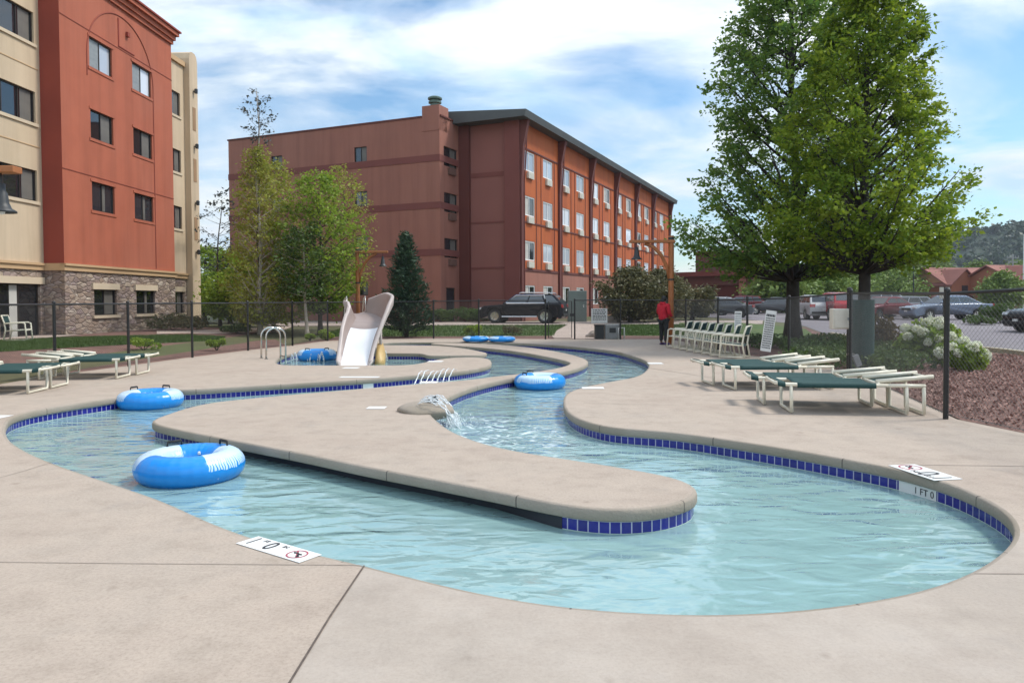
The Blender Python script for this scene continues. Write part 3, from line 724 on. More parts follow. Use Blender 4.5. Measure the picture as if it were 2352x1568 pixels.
small_marker(1362, 891, 50, 'white depth marker on the right deck tongue nearest the floating blue tube', .14)
small_marker(1505, 834.5, 34, 'small white depth marker at the far right bend near the row of chairs', .2)
small_marker(985, 878, 40, 'white depth marker on the island deck just in front of the low water jets', .16)
small_marker(806, 838 + 7, 36, 'white depth marker on the deck strip in front of the slide', .16)
small_marker(826, 866, 90, 'long white depth marker on the deck strip beside the inner channel', .12)
small_marker(1000, 830, 34, 'white depth marker near the rounded end of the deck strip behind the jets', .2)
small_marker(-2, 958, 30, 'white depth marker cut by the left edge of the photo beside the pool coping', .16)
# white depth tiles set in the tile band
def tile_marker(px0, py0, px1, py1, label, txt):
    a, b = G(px0, py0, -.1), G(px1, py1, -.1)
    q = lambda p: min(range(len(OL)), key=lambda i: (OL[i] - p.to_2d()).length)
    i, j = sorted((q(a), q(b)));
    idx = list(range(i, j + 1))
    c = OL[(i + j) // 2]; root = thing('depth_tile', label, 'tile', (c.x, c.y, -.155), 0, 'white depth tiles set in the blue tile band')
    mb = MB(); 
    for k in idx:
        p = OL[k] + ON[k] * -.0245; mb.v += [(p.x - c.x, p.y - c.y, .054), (p.x - c.x, p.y - c.y, -.051)]
    mb.f = [(2 * k, 2 * k + 1, 2 * k + 3, 2 * k + 2) for k in range(len(idx) - 1)]; mb.mi = [0] * len(mb.f)
    mb.build('plate', M['white'], root)
    nn = ON[(i + j) // 2]; rz = math.atan2(-nn.x, nn.y) + math.pi
    if txt:
        t = text_obj(txt, .085, M['ink'], 'lettering', root); t.rotation_euler = (R(90), 0, rz)
        p = nn * -.02; t.location = (p.x, p.y, 0)
tile_marker(2056, 1105, 2117, 1131, 'white depth tile with black figures in the right-hand tile band', '1 FT 0')
tile_marker(812, 878, 842, 876, 'small white depth tile in the tile band of the inner channel', None)
# ============================================================ buildings
class Fr:
    """facade frame: s along the wall, d outwards, z up"""
    def __init__(s, o, ex, n): s.o = Vector((o[0], o[1], 0)); s.ex = Vector((ex[0], ex[1], 0)).normalized(); s.n = Vector((n[0], n[1], 0)).normalized()
    def p(s, a, d, z): v = s.o + s.ex * a + s.n * d; return Vector((v.x, v.y, z))
    def box(s, mb, s0, s1, d0, d1, z0, z1): return mb.obox(s.p(s0, d0, z0), s.ex * (s1 - s0), s.n * (d1 - d0), (0, 0, z1 - z0))
    def wall(s, mb, s0, s1, z0, z1, holes=(), dep=.14, d=0):
        xs = sorted({s0, s1, *[h[0] for h in holes], *[h[1] for h in holes]}); zs = sorted({z0, z1, *[h[2] for h in holes], *[h[3] for h in holes]})
        xs = [x for x in xs if s0 <= x <= s1]; zs = [z for z in zs if z0 <= z <= z1]
        for i in range(len(xs) - 1):
            for j in range(len(zs) - 1):
                cx, cz = (xs[i] + xs[i + 1]) / 2, (zs[j] + zs[j + 1]) / 2
                if any(h[0] < cx < h[1] and h[2] < cz < h[3] for h in holes): continue
                mb.add([s.p(xs[i], d, zs[j]), s.p(xs[i + 1], d, zs[j]), s.p(xs[i + 1], d, zs[j + 1]), s.p(xs[i], d, zs[j + 1])], [(0, 1, 2, 3)])
        for h in holes:
            q = [(h[0], h[2]), (h[1], h[2]), (h[1], h[3]), (h[0], h[3])]
            for k in range(4):
                a, b = q[k], q[(k + 1) % 4]
                mb.add([s.p(a[0], d, a[1]), s.p(b[0], d, b[1]), s.p(b[0], d - dep, b[1]), s.p(a[0], d - dep, a[1])], [(0, 1, 2, 3)])
    def ang(s): return math.atan2(s.ex.y, s.ex.x)
def add_window(root, fr, s0, s1, z0, z1, proto, d=-.10):
    """proto: dict of meshes for unit window placed at lower-left corner; copies share mesh data"""
    p = fr.p(s0, d, z0); loc = wm(root).inverted() @ p
    w = proto['win'].copy(); COL.objects.link(w); w.parent = root; w.location = loc; w.rotation_euler = (0, 0, fr.ang() - root.rotation_euler.z)
    w.scale = ((s1 - s0), 1, (z1 - z0))
    for ch in proto['kids']:
        c = ch.copy(); COL.objects.link(c); c.parent = w
    return w
PROTOS = []
def win_proto(name, w, h, panes, fm, gm, ft=.06, curt=None, kid='pane'):
    """unit-scaled window (0..1 in x and z), local -y outwards"""
    mb = MB(); a, b = ft / w, ft / h
    def bar(x0, x1, z0, z1, y0=-.03, y1=.05): mb.obox((x0, y0, z0), (x1 - x0, 0, 0), (0, y1 - y0, 0), (0, 0, z1 - z0))
    bar(0, 1, 0, b); bar(0, 1, 1 - b, 1); bar(0, a, b, 1 - b); bar(1 - a, 1, b, 1 - b)
    for k in range(1, panes):
        x = k / panes; bar(x - a * .45, x + a * .45, b, 1 - b, -.02)
    o = mb.build(name, fm); kids = []
    g = MB().obox((a * .5, .012, b * .5), (1 - a, 0, 0), (0, .012, 0), (0, 0, 1 - b)).build(kid, gm, o); kids.append(g)
    if curt:
        for (x0, x1) in curt:
            m2 = MB(); n = 14
            for q in range(n):
                xa, xb = x0 + (x1 - x0) * q / n, x0 + (x1 - x0) * (q + 1) / n; y0, y1 = (.006, .010) if q % 2 else (.010, .006)
                m2.add([(xa, y0, b), (xb, y1, b), (xb, y1, 1 - b), (xa, y0, 1 - b)], [(0, 1, 2, 3)])
            kids.append(m2.build('curtain', M['curtain'], o))
    d = {'win': o, 'kids': kids}; PROTOS.append(d); return d
M['frame_dark'] = pm('bronze frame', (.035, .026, .022), None, 5, .45)
M['curtain_dim'] = pm('curtain behind glass', (.17, .155, .135), (.12, .11, .10), 3, .5)
_c = M['curtain']; M['curtain'] = M['curtain_dim']
W_TOW = win_proto('window', 1.67, 1.25, 2, M['frame_dark'], M['glass_dark'], .05, [(.52, .92)])
W_TOW2 = win_proto('window', 1.67, 1.25, 2, M['frame_dark'], M['glass_dark'], .05, [(.5, .66)])
W_TAN = win_proto('window', 2.7, 1.2, 3, M['frame_dark'], M['glass_dark'], .05, [(.72, .95)])
W_SLIM = win_proto('window', .9, 1.2, 1, M['frame_dark'], M['glass_dark'], .05, [(.45, .9)])
W_BRN = win_proto('window', 1.0, 1.0, 2, M['frame_dark'], M['glass_dark'], .05, [(.55, .9)])
M['curtain'] = _c
W_PALE = win_proto('window', 1.67, 1.25, 2, M['frame_dark'], M['glass_pale'], .05)
W_PALE['kids'].append(MB().obox((.03, .002, .04), (.45, 0, 0), (0, .006, 0), (0, 0, .92)).build('insect_screen', M['grey_metal'], W_PALE['win']))
W_WING = win_proto('window', 1.85, 1.3, 2, M['white'], M['glass_pale'], .085)
W_WINGD = win_proto('window', 1.85, 1.3, 2, M['white'], M['glass_dark'], .085, [(.08, .45)])
W_DOOR = win_proto('glass_door', 1.1, 2.1, 1, M['frame_dark'], M['glass_dark'], .08)
W_SLIDE = win_proto('sliding_door', 2.2, 2.2, 2, M['frame_dark'], M['glass_dark'], .06, [(.30, .50)])
ACM = MB(); ACM.obox((0, -.16, 0), (1, 0, 0), (0, .16, 0), (0, 0, 1))
for k in range(5): ACM.obox((.06, -.17, .14 + k * .16), (.88, 0, 0), (0, .02, 0), (0, 0, .07))
AC = ACM.build('ac_unit', M['box_white']); PROTOS.append({'win': AC, 'kids': []})
M['ac_brown'] = pm('brown grille', (.16, .08, .06), None, 5, .7)
AC_B = MB().obox((0, -.16, 0), (1, 0, 0), (0, .16, 0), (0, 0, 1)).build('ac_unit', M['ac_brown']); PROTOS.append({'win': AC_B, 'kids': []})
def add_ac(root, fr, s0, s1, z0, z1, pr):
    return add_window(root, fr, s0, s1, z0, z1, {'win': pr, 'kids': []}, d=0)

# ------------------------------------------------ A: red-brown lodge
a24 = math.atan((1930 - CX) / F); E1 = Vector((math.sin(a24), math.cos(a24))); E2 = Vector((-math.cos(a24), math.sin(a24)))
W0 = Vector((.6, 48.0)); nF = Vector((-math.sin(a24), -math.cos(a24))); nR = Vector((math.cos(a24), -math.sin(a24)))
# solve layout from pixels
def hit(o, d, px):   # parameter along o+d*t where pixel column = px
    r = ray(px, 690); k = r.x / r.y
    return (k * o.y - o.x) / (d.x - k * d.y)
t_in = hit(W0, E2, 1060); C0 = W0 + E2 * t_in
s_set = -hit(C0, -E1 * -1, 1012); A0 = C0 - E1 * s_set
t_end = hit(A0, E2, 530); s_end = hit(W0, E1, 1536)
lodge = thing('lodge_building', 'long brown and rust-orange four-storey lodge with grey overhanging roof behind the black car', 'building', (W0.x, W0.y, .1))
fA = Fr(A0 + E2 * t_end, -E2, nF)      # front of the stucco block, s from left end (0) to right corner (t_end)
LA = t_end
fS = Fr(A0, E1, nR)                    # short side of stucco block
fB = Fr(C0, -E2, nF)                   # wing end wall
fW = Fr(W0, E1, nR)                    # wing long wall
ZA = 13.35
hA = []
for t in (6.05, 13.2):
    for (z0, z1) in ((10.9, 11.9), (7.95, 8.95), (5.0, 6.0), (2.0, 2.9)):
        hA.append((LA - t - .5, LA - t + .5, z0, z1))
wl = MB(); fA.wall(wl, 0, LA, -.2, ZA, hA)
hS = [(.55, 2.35, 10.3, 11.55), (.55, 2.35, 7.35, 8.6), (.55, 2.35, 4.4, 5.65), (.75, 1.95, .2, 2.45)]
fS.wall(wl, 0, s_set, -.2, ZA, hS)
fL = Fr(A0 + E2 * t_end + E1 * 14, -E1, E2); fL.wall(wl, 0, 14, -.2, ZA)
wl.add([fA.p(0, 0, ZA - .02), fA.p(LA, 0, ZA - .02), fA.p(LA, -14, ZA - .02), fA.p(0, -14, ZA - .02)], [(0, 1, 2, 3)])
wl.build('stucco_wall', M['brown_stucco'], lodge, world=True)
for z in (4.5, 7.5, 10.5):
    bd = MB(); fA.box(bd, -.03, LA + .035, 0.004, .035, z, z + .42); fS.box(bd, .0, s_set, 0.004, .034, z + .001, z + .419)
    bd.build('storey_band', M['brown_band'], lodge, world=True)
cp_ = MB(); fA.box(cp_, -.06, LA - 1.3, -.3, .06, ZA, ZA + .1); fS.box(cp_, .06, s_set, -.3, .06, ZA, ZA + .1); fL.box(cp_, 0, 13.9, -.3, .06, ZA, ZA + .1)
cp_.build('parapet_cap', M['wing_dark'], lodge, world=True)
for i, h in enumerate(hA): add_window(lodge, fA, *h, W_BRN)
for h in hS[:3]:
    add_window(lodge, fS, *h, W_TOW); add_ac(lodge, fS, h[0] + .5, h[1] - .4, h[2] - .5, h[2] - .08, AC_B)
add_window(lodge, fS, *hS[3], W_DOOR)
ch = MB(); fA.box(ch, LA - 1.25, LA + .0, -1.2, .03, ZA - .9, 14.05)
chim = ch.build('chimney', M['brown_stucco'], lodge, world=True)
cc = fA.p(LA - .62, -.55, 14.05); ck = MB(); ck.lathe([(.30, 0), (.30, .22), (.42, .26), (.42, .36), (.30, .38), (.30, .46), (.46, .5), (.46, .6), (.3, .68), (0, .7)], 16, cc)
ck.build('chimney_cap', M['copper_green'], chim, world=True)
# flat grating and little vent on the roof
rv = MB(); rv.tube([fS.p(2.5, -.6, ZA), fS.p(2.5, -.6, ZA + .4), fS.p(2.4, -.3, ZA + .5)], .06, 8)
rv.build('roof_vent', M['grey_metal'], lodge, world=True)
# wing end wall
we = MB(); fB.wall(we, 0, t_in, -.2, 13.3); we.build('end_wall', M['plum_stucco'], lodge, world=True)
for z in (3.7, 6.7, 9.75):
    wb = MB(); fB.box(wb, .75, t_in - 1.05, .004, .03, z, z + .12 if z < 9 else z + .3); wb.build('storey_band', M['brown_band'], lodge, world=True)
pl = MB(); fB.box(pl, -.02, .75, .0, .30, -.2, 13.2); pl.build('corner_pier', M['wing_dark'], lodge, world=True)
pc = MB(); fB.box(pc, t_in - 1.05, t_in + .02, .0, .28, -.2, 13.2); pc.build('corner_pier', M['brown_band'], lodge, world=True)
# wing long wall: lower brown storey and orange storeys
LW = s_end; bays = [0, 7.1, 14.4, 21.8, 29.1, 36.4, LW]
cols = []
for b in bays[:-1]:
    cols += [(b + .55, b + 2.4), (b + 3.95, b + 5.8)]
rows = [(10.15, 11.45), (7.2, 8.5), (4.25, 5.55)]
hW = [(a, b, z0, z1) for (z0, z1) in rows for (a, b) in cols]; hG = [(a, b, 1.25, 2.6) for (a, b) in cols]
ow = MB(); fW.wall(ow, 0, LW, 3.62, 13.3, hW, .12); ow.build('panel_wall', M['wing_orange'], lodge, world=True)
lw_ = MB(); fW.wall(lw_, 0, LW, -.2, 3.62, hG, .12); lw_.build('base_wall', M['brown_stucco'], lodge, world=True)
for (a, b, z0, z1) in hW:
    add_window(lodge, fW, a, b, z0, z1, W_WINGD if random.random() < .22 else W_WING, -.06)
    add_ac(lodge, fW, a + .45, b - .45, z0 - .48, z0 - .06, AC)
for h in hG: add_window(lodge, fW, *h, W_WINGD, -.06)
tr = MB()
for z in (3.55, 6.72, 11.52): fW.box(tr, 0.3, LW, .004, .05, z, z + (.16 if z < 6 else .10))
for b in bays[:-1]:
    for s in (2.62, 3.5, 6.1, .36 + 0.0):
        for (z0, z1) in ((3.72, 6.71), (6.83, 11.51)):
            if s > 1: fW.box(tr, b + s, b + s + .06, .004, .03, z0, z1)
tr.build('panel_batten', M['wing_dark'], lodge, world=True)
for i, b in enumerate(bays):
    pr = MB(); s0 = b - .18
    prof = [(0, -.2, .14), (0, 9.4, .14), (0, 11.6, .26), (0, 13.2, .6)]
    for k in range(3):
        (_, z0, d0), (_, z1, d1) = prof[k], prof[k + 1]
        q = [fW.p(s0, 0.002, z0), fW.p(s0 + .36, 0.002, z0), fW.p(s0 + .36, d0, z0), fW.p(s0, d0, z0), fW.p(s0, 0.002, z1), fW.p(s0 + .36, 0.002, z1), fW.p(s0 + .36, d1, z1), fW.p(s0, d1, z1)]
        pr.add(q, [(0, 1, 5, 4), (1, 2, 6, 5), (2, 3, 7, 6), (3, 0, 4, 7)])
    pr.build('bracket_pier', M['wing_dark'], lodge, world=True)
    dp = MB(); dp.tube([fW.p(b + .33, .3, 13.1), fW.p(b + .33, .28, 11.6), fW.p(b + .33, .12, 9.2), fW.p(b + .33, .12, .2)], .055, 6)
    dp.build('downpipe', M['brown_band'], lodge, world=True)
# roof slab
rf = MB(); ov = .75
q = [fW.p(-1.1, ov, 13.2), fW.p(LW + 1, ov, 13.2), fW.p(LW + 1, -12, 13.2), fW.p(-1.1, -t_in - .6, 13.2), fW.p(-1.1, ov + .1, 13.62), fW.p(LW + 1, ov + .1, 13.62), fW.p(LW + 1, -12, 14.6), fW.p(-1.1, -t_in - .6, 14.05)]
rf.add(q, [(3, 2, 1, 0), (4, 5, 6, 7), (0, 1, 5, 4), (1, 2, 6, 5), (2, 3, 7, 6), (3, 0, 4, 7)])
rf.build('roof', M['roof_grey'], lodge, world=True)
bk = MB(); fE = Fr(W0 + E1 * LW, -E1.yx if False else E2, E1); fE.wall(bk, 0, 12, -.2, 13.3); bk.build('far_end_wall', M['plum_stucco'], lodge, world=True)

# ------------------------------------------------ B: hotel on the left with stone base
M['red_line'] = pm('relief line', (.29, .066, .038), None, 2, .85)
hotel = thing('hotel_building', 'tan and terracotta hotel with rough stone ground floor at the left edge', 'building', (-17.6, 29, .28))
dT = Vector((.0314, 1)).normalized(); nT = Vector((dT.y, -dT.x))
T0 = Vector((-17.56, 29.0)); LT = 8.9
fT = Fr(T0, dT, nT)                                   # tower face
fN = Fr(T0 - nT * .82 - dT * 14, dT, nT)              # tan wall left of the tower, s=14 at the tower
M['pier_brown'] = pm('pier recess', (.36, .22, .12), None, 1, .85)
fX = Fr(T0 + dT * LT - nT * .55, dT, nT)              # tan wall right of the tower
fRt = Fr(T0 - nT * .82, nT, -dT)                      # tower return facing the camera
fPr = Fr(T0 + dT * LT, -nT, dT)
zb0, zb1, ztop = 2.86, 3.12, 15.3
wins = [(1.92, 3.58), (5.2, 6.87)]
zr = [(5.45, 6.65), (8.45, 9.65), (11.4, 12.65)]
hT = [(a, b, z0, z1) for (z0, z1) in zr for (a, b) in wins]
hTg = [(a, b, 1.05, 2.15) for (a, b) in wins]
tw = MB(); fT.wall(tw, 0, LT, zb1, ztop, hT, .12); fPr.wall(tw, 0, .6, zb1, ztop); tw.build('tower_wall', M['red_stucco'], hotel, world=True)
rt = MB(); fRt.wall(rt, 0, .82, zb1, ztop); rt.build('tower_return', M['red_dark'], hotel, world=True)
hN = [(11.1, 13.72, z0, z1) for (z0, z1) in ((5.5, 6.7), (8.5, 9.72), (11.55, 12.75))] + [(6.2, 8.8, z0, z1) for (z0, z1) in ((5.5, 6.7), (8.5, 9.72), (11.55, 12.75))]
hNg = [(11.55, 13.75, .12, 2.32)]
hX = [(1.05, 2.0, z0, z1) for (z0, z1) in ((5.5, 6.7), (8.5, 9.7), (11.5, 12.75))]; hXg = [(1.1, 2.0, 1.0, 2.15)]
tn = MB(); fN.wall(tn, -6, 14, zb1, 15.0, hN, .14); fX.wall(tn, 0, 3.2, zb1, 14.5, hX, .12)
tn.add([fN.p(-6, 0, 15), fN.p(14, 0, 15), fN.p(14, -12, 15), fN.p(-6, -12, 15)], [(0, 1, 2, 3)])
tn.build('tan_wall', M['tan_stucco'], hotel, world=True)
st = MB(); fT.wall(st, 0, LT, -.2, zb0, hTg, .2); fRt.wall(st, 0, .82, -.2, zb0); fN.wall(st, 11.0, 14, -.2, zb0, hNg, .2); fX.wall(st, 0, 2.6, -.2, zb0, hXg, .2); fPr.wall(st, 0, .6, -.2, zb0)
st.build('stone_wall', M['stone'], hotel, world=True)
s2 = MB(); fN.wall(s2, -6, 11.0, -.2, zb0); s2.build('tan_base_wall', M['tan_trim'], hotel, world=True)
bt = MB()
for fr, s0, s1 in ((fT, -.1, LT + .1), (fN, -6, 13.9), (fX, .1, 2.7)):
    fr.box(bt, s0, s1, -.1, .07, zb0, zb1); fr.box(bt, s0, s1, -.1, .13, zb1 - .07, zb1 + .02)
fRt.box(bt, 0, .72, -.1, .07, zb0, zb1 + .02)
bt.build('belt_course', M['tan_trim'], hotel, world=True)
def part_box(name, fr, mat, root, *q): m = MB(); fr.box(m, *q); return m.build(name, mat, root, world=True)
for (a, b, z0, z1) in hTg + hXg:
    fr = fT if (a, b, z0, z1) in hTg else fX
    part_box('lintel', fr, M['cream_trim'], hotel, a - .16, b + .16, .0, .07, z1, z1 + .26); part_box('window_sill', fr, M['cream_trim'], hotel, a - .16, b + .16, .0, .09, z0 - .12, z0)
part_box('lintel', fN, M['cream_trim'], hotel, 11.35, 13.95, .0, .07, 2.32, 2.58)
# window surrounds, grooves, relief arch, cornice
for (a, b, z0, z1) in hT:
    part_box('window_sill', fT, M['red_stucco'], hotel, a - .1, b + .1, .0, .03, z0 - .12, z0); part_box('lintel', fT, M['red_stucco'], hotel, a - .1, b + .1, .0, .03, z1, z1 + .1)
for (a, b, z0, z1) in hN: part_box('window_sill', fN, M['cream_trim'], hotel, a - .1, b + .1, .0, .06, z0 - .12, z0)
for (a, b, z0, z1) in hX: part_box('window_sill', fX, M['cream_trim'], hotel, a - .08, b + .08, .0, .05, z0 - .12, z0)
for z in (6.85, 12.85): part_box('stucco_groove', fT, M['red_line'], hotel, .01, LT - .01, .003, .018, z, z + .035)
for z in (7.6, 10.6, 13.6): part_box('stucco_groove', fN, M['tan_trim'], hotel, -6, 13.9, .003, .02, z, z + .035)
ar = MB(); cx, rz_, R0 = 4.38, 11.9, 2.64
pts = [(cx + R0, zb1 + .1), (cx + R0, rz_)] + [(cx + R0 * math.cos(R(a)), rz_ + R0 * .92 * math.sin(R(a))) for a in range(6, 181, 6)] + [(cx - R0, 11.0)]
for k in range(len(pts) - 1):
    a, b = pts[k], pts[k + 1]; ar.tube([fT.p(a[0], .0, a[1]), fT.p(b[0], .0, b[1])], .036, 6)
ar.build('relief_arch', M['red_line'], hotel, world=True)
fk = MB(); fT.box(fk, 4.1, 5.4, .0, .03, 12.95, 13.0); fT.box(fk, 4.08, 4.16, 0, .03, 12.95, 14.2); fT.box(fk, 4.7, 4.88, .0, .12, 13.6, 13.8)
fk.build('relief_panel', M['red_dark'], hotel, world=True)
co = MB()
for d, z0, z1 in ((.10, ztop - .62, ztop - .42), (.2, ztop - .42, ztop - .2), (.34, ztop - .2, ztop)):
    fT.box(co, -d * .6, LT + d * .6, -.2, d, z0, z1)
cq = MB(); fT.box(cq, -.22, LT + .3, -.25, .42, ztop, ztop + .08); cq.build('cornice_cap', M['red_dark'], hotel, world=True)
co.build('cornice', M['red_stucco'], hotel, world=True)
# right end pier with rounded shoulder, lanterns and recessed panels
pr = MB(); prof = [(.08, 0)]
sh = [fX.p(2.35, 0, 0)]
ring = []
pts = [(2.45, -.2), (3.4, -.2), (3.4, 14.8), (3.3, 15.1), (3.1, 15.22), (2.75, 15.22), (2.55, 15.1), (2.45, 14.8)]
pr.loft([[fX.p(a, -1.2, z) for a, z in pts], [fX.p(a, .32, z) for a, z in pts]])
pr.build('end_pier', M['tan_stucco'], hotel, world=True)
for z in (5.0, 8.2, 11.0): part_box('pier_panel', fX, M['pier_brown'], hotel, 2.75, 3.1, .323, .34, z, z + 1.25)
for z in (4.2, 6.9, 10.0, 13.0):
    lm = MB(); c0 = fX.p(2.92, .46, z); lm.lathe([(.0, .30), (.1, .24), (.09, .02), (.0, 0)], 8, c0); lm.obox(fX.p(2.87, .32, z + .1), fX.ex * .1, fX.n * .12, (0, 0, .06))
    lm.build('wall_lantern', M['dark_iron'], hotel, world=True)
cr = MB(); fX.box(cr, .0, 2.44, -.2, .12, 14.3, 14.55); fN.box(cr, -6, 14, -.2, .12, 14.8, 15.06); cr.build('tan_cornice', M['tan_trim'], hotel, world=True)
for i, h in enumerate(hT): add_window(hotel, fT, *h, W_PALE if i >= 4 else (W_TOW if i >= 2 else W_TOW2))
for i, h in enumerate(hTg): add_window(hotel, fT, *h, W_TOW if i == 0 else W_TOW2)
for h in hN: add_window(hotel, fN, *h, W_TAN)
for h in hNg: add_window(hotel, fN, *h, W_SLIDE, -.12)
for h in hX + hXg: add_window(hotel, fX, *h, W_SLIM)

# ------------------------------------------------ far low brown building and red-roofed houses
def T2(px, Y): r = ray(px, 690); return Vector((r.x / r.y * Y, Y))
ann = thing('annex_building', 'low flat-roofed brown garage building beyond the parked cars', 'building', (19, 88, .2))
pA, pB = T2(1552, 92), T2(1752, 84)
fZ = Fr(pA, (pB - pA), Vector(((pB - pA).y, -(pB - pA).x))); LZ = (pB - pA).length
hz = [(3.2, 8.6, 0.2, 3.3)]
an = MB(); fZ.wall(an, 0, LZ, -.2, 4.4, hz, .4); fZ.box(an, 0, LZ, -9, -.6, 0, 4.35); an.build('wall', M['far_brown'], ann, world=True)
g = MB(); fZ.box(g, 3.2, 8.6, -.45, -.35, .2, 3.3)
for k in range(6): fZ.box(g, 3.2, 8.6, -.35, -.32, .3 + k * .5, .34 + k * .5)
g.build('garage_door', M['wing_dark'], ann, world=True)
g = MB(); fZ.box(g, -.4, LZ + .3, -9, .9, 4.4, 4.95); g.build('roof', M['brown_band'], ann, world=True)
for q in (8.8, LZ - .85): g = MB(); fZ.box(g, q, q + .85, -.3, .6, -.2, 4.38); g.build('pier', M['brown_stucco'], ann, world=True)
g = MB(); fZ.box(g, 1, 6.2, -8, -3, 4.95, 7.4); g.build('upper_storey', M['far_brown'], ann, world=True)
g = MB(); fZ.box(g, .8, 6.4, -8.2, -2.8, 7.4, 7.65); g.build('upper_roof', M['brown_band'], ann, world=True)

def house(name, label, px0, px1, Y, wall_h, ridge_h, wallm, gables, base=.25):
    a, b = T2(px0, Y), T2(px1, Y + 2); root = thing(name, label, 'house', (a.x, a.y, base), 0)
    f = Fr(a, b - a, Vector(((b - a).y, -(b - a).x))); L = (b - a).length; dp = 9
    holes = []; x = 1.2
    while x + 1.4 < L: holes.append((x, x + 1.1, base + wall_h - 2.2, base + wall_h - .9)); x += 3.1
    w = MB(); f.wall(w, 0, L, -.2, base + wall_h, holes, .15)
    for s in (0, L): w.add([f.p(s, 0, -.2), f.p(s, -dp, -.2), f.p(s, -dp, base + wall_h), f.p(s, -dp / 2, base + ridge_h), f.p(s, 0, base + wall_h)], [(0, 1, 2, 3, 4)])
    w.build('wall', wallm, root, world=True)
    for h in holes: add_window(root, f, *h, W_BRN, -.08)
    r = MB(); e = .5
    for sg in (0, 1):
        d0 = .6 if sg == 0 else -dp - .6; z0 = base + wall_h - .25
        q = [f.p(-e, d0, z0), f.p(L + e, d0, z0), f.p(L + e, -dp / 2, base + ridge_h + .05), f.p(-e, -dp / 2, base + ridge_h + .05)]
        r.add(q + [v + Vector((0, 0, .2)) for v in q], [(3, 2, 1, 0), (4, 5, 6, 7), (0, 1, 5, 4), (1, 2, 6, 5), (2, 3, 7, 6), (3, 0, 4, 7)])
    r.build('roof', M['red_roof'], root, world=True)
    for (s, wd, hg) in gables:
        g = MB(); z0 = base + wall_h
        ring0 = [f.p(s - wd / 2, 1.2, -.2), f.p(s + wd / 2, 1.2, -.2), f.p(s + wd / 2, 1.2, z0), f.p(s, 1.2, z0 + hg), f.p(s - wd / 2, 1.2, z0)]
        ring1 = [v - f.n * (dp / 2 + 1) for v in ring0]; g.loft([ring1, ring0]); gb = g.build('gable', M['house_red'], root, world=True)
        g = MB()
        for sg in (-1, 1):
            q = [f.p(s + sg * (wd / 2 + .4), 1.6, z0 - .35), f.p(s, 1.6, z0 + hg + .06), f.p(s, -dp / 2, z0 + hg + .06), f.p(s + sg * (wd / 2 + .4), -dp / 2, z0 - .35)]
            g.add(q + [v + Vector((0, 0, .18)) for v in q], [(0, 1, 2, 3), (4, 7, 6, 5), (0, 4, 5, 1), (1, 5, 6, 2), (2, 6, 7, 3), (3, 7, 4, 0)])
        g.build('gable_roof', M['red_roof'], gb, world=True)
        g = MB(); f.box(g, s - .5, s + .5, 1.2, 1.26, z0 - 1.6, z0 - .3); g.build('gable_window', M['glass_dark'], gb, world=True)
    return root
house('red_house', 'red-roofed lodge house with two gables below the wooded hill', 2172, 2330, 112, 3.6, 6.0, M['house_tan'], [(2.2, 4.4, 2.0), (9.0, 3.6, 1.3)])
house('red_house', 'second red-roofed house cut by the right edge of the photo', 2332, 2440, 104, 3.9, 6.0, M['house_red'], [(2.5, 4.0, 1.9)])
hv = thing('archway_hut', 'small hut with an arched dark roof in front of the red houses', 'hut', (0, 0, 0))
hp = T2(2199, 92); hv.location = (hp.x, hp.y, .25)
m = MB(); n = 12; ring = [(1.9 * math.cos(math.pi * k / n), 1.3 + .55 * math.sin(math.pi * k / n)) for k in range(n + 1)] + [(-1.9, 0), (1.9, 0)]
m.loft([[(x, 2.5, z) for x, z in ring], [(x, 0, z) for x, z in ring]]); m.build('wall', M['far_brown'], hv)
m = MB(); m.loft([[(x * 1.08, 2.6, z + .08) for x, z in ring[:n + 1]], [(x * 1.08, -.25, z + .08) for x, z in ring[:n + 1]]], closed=False); m.build('roof', M['wing_dark'], hv)
for d in PROTOS:
    for k in d['kids']: bpy.data.objects.remove(k)
    bpy.data.objects.remove(d['win'])
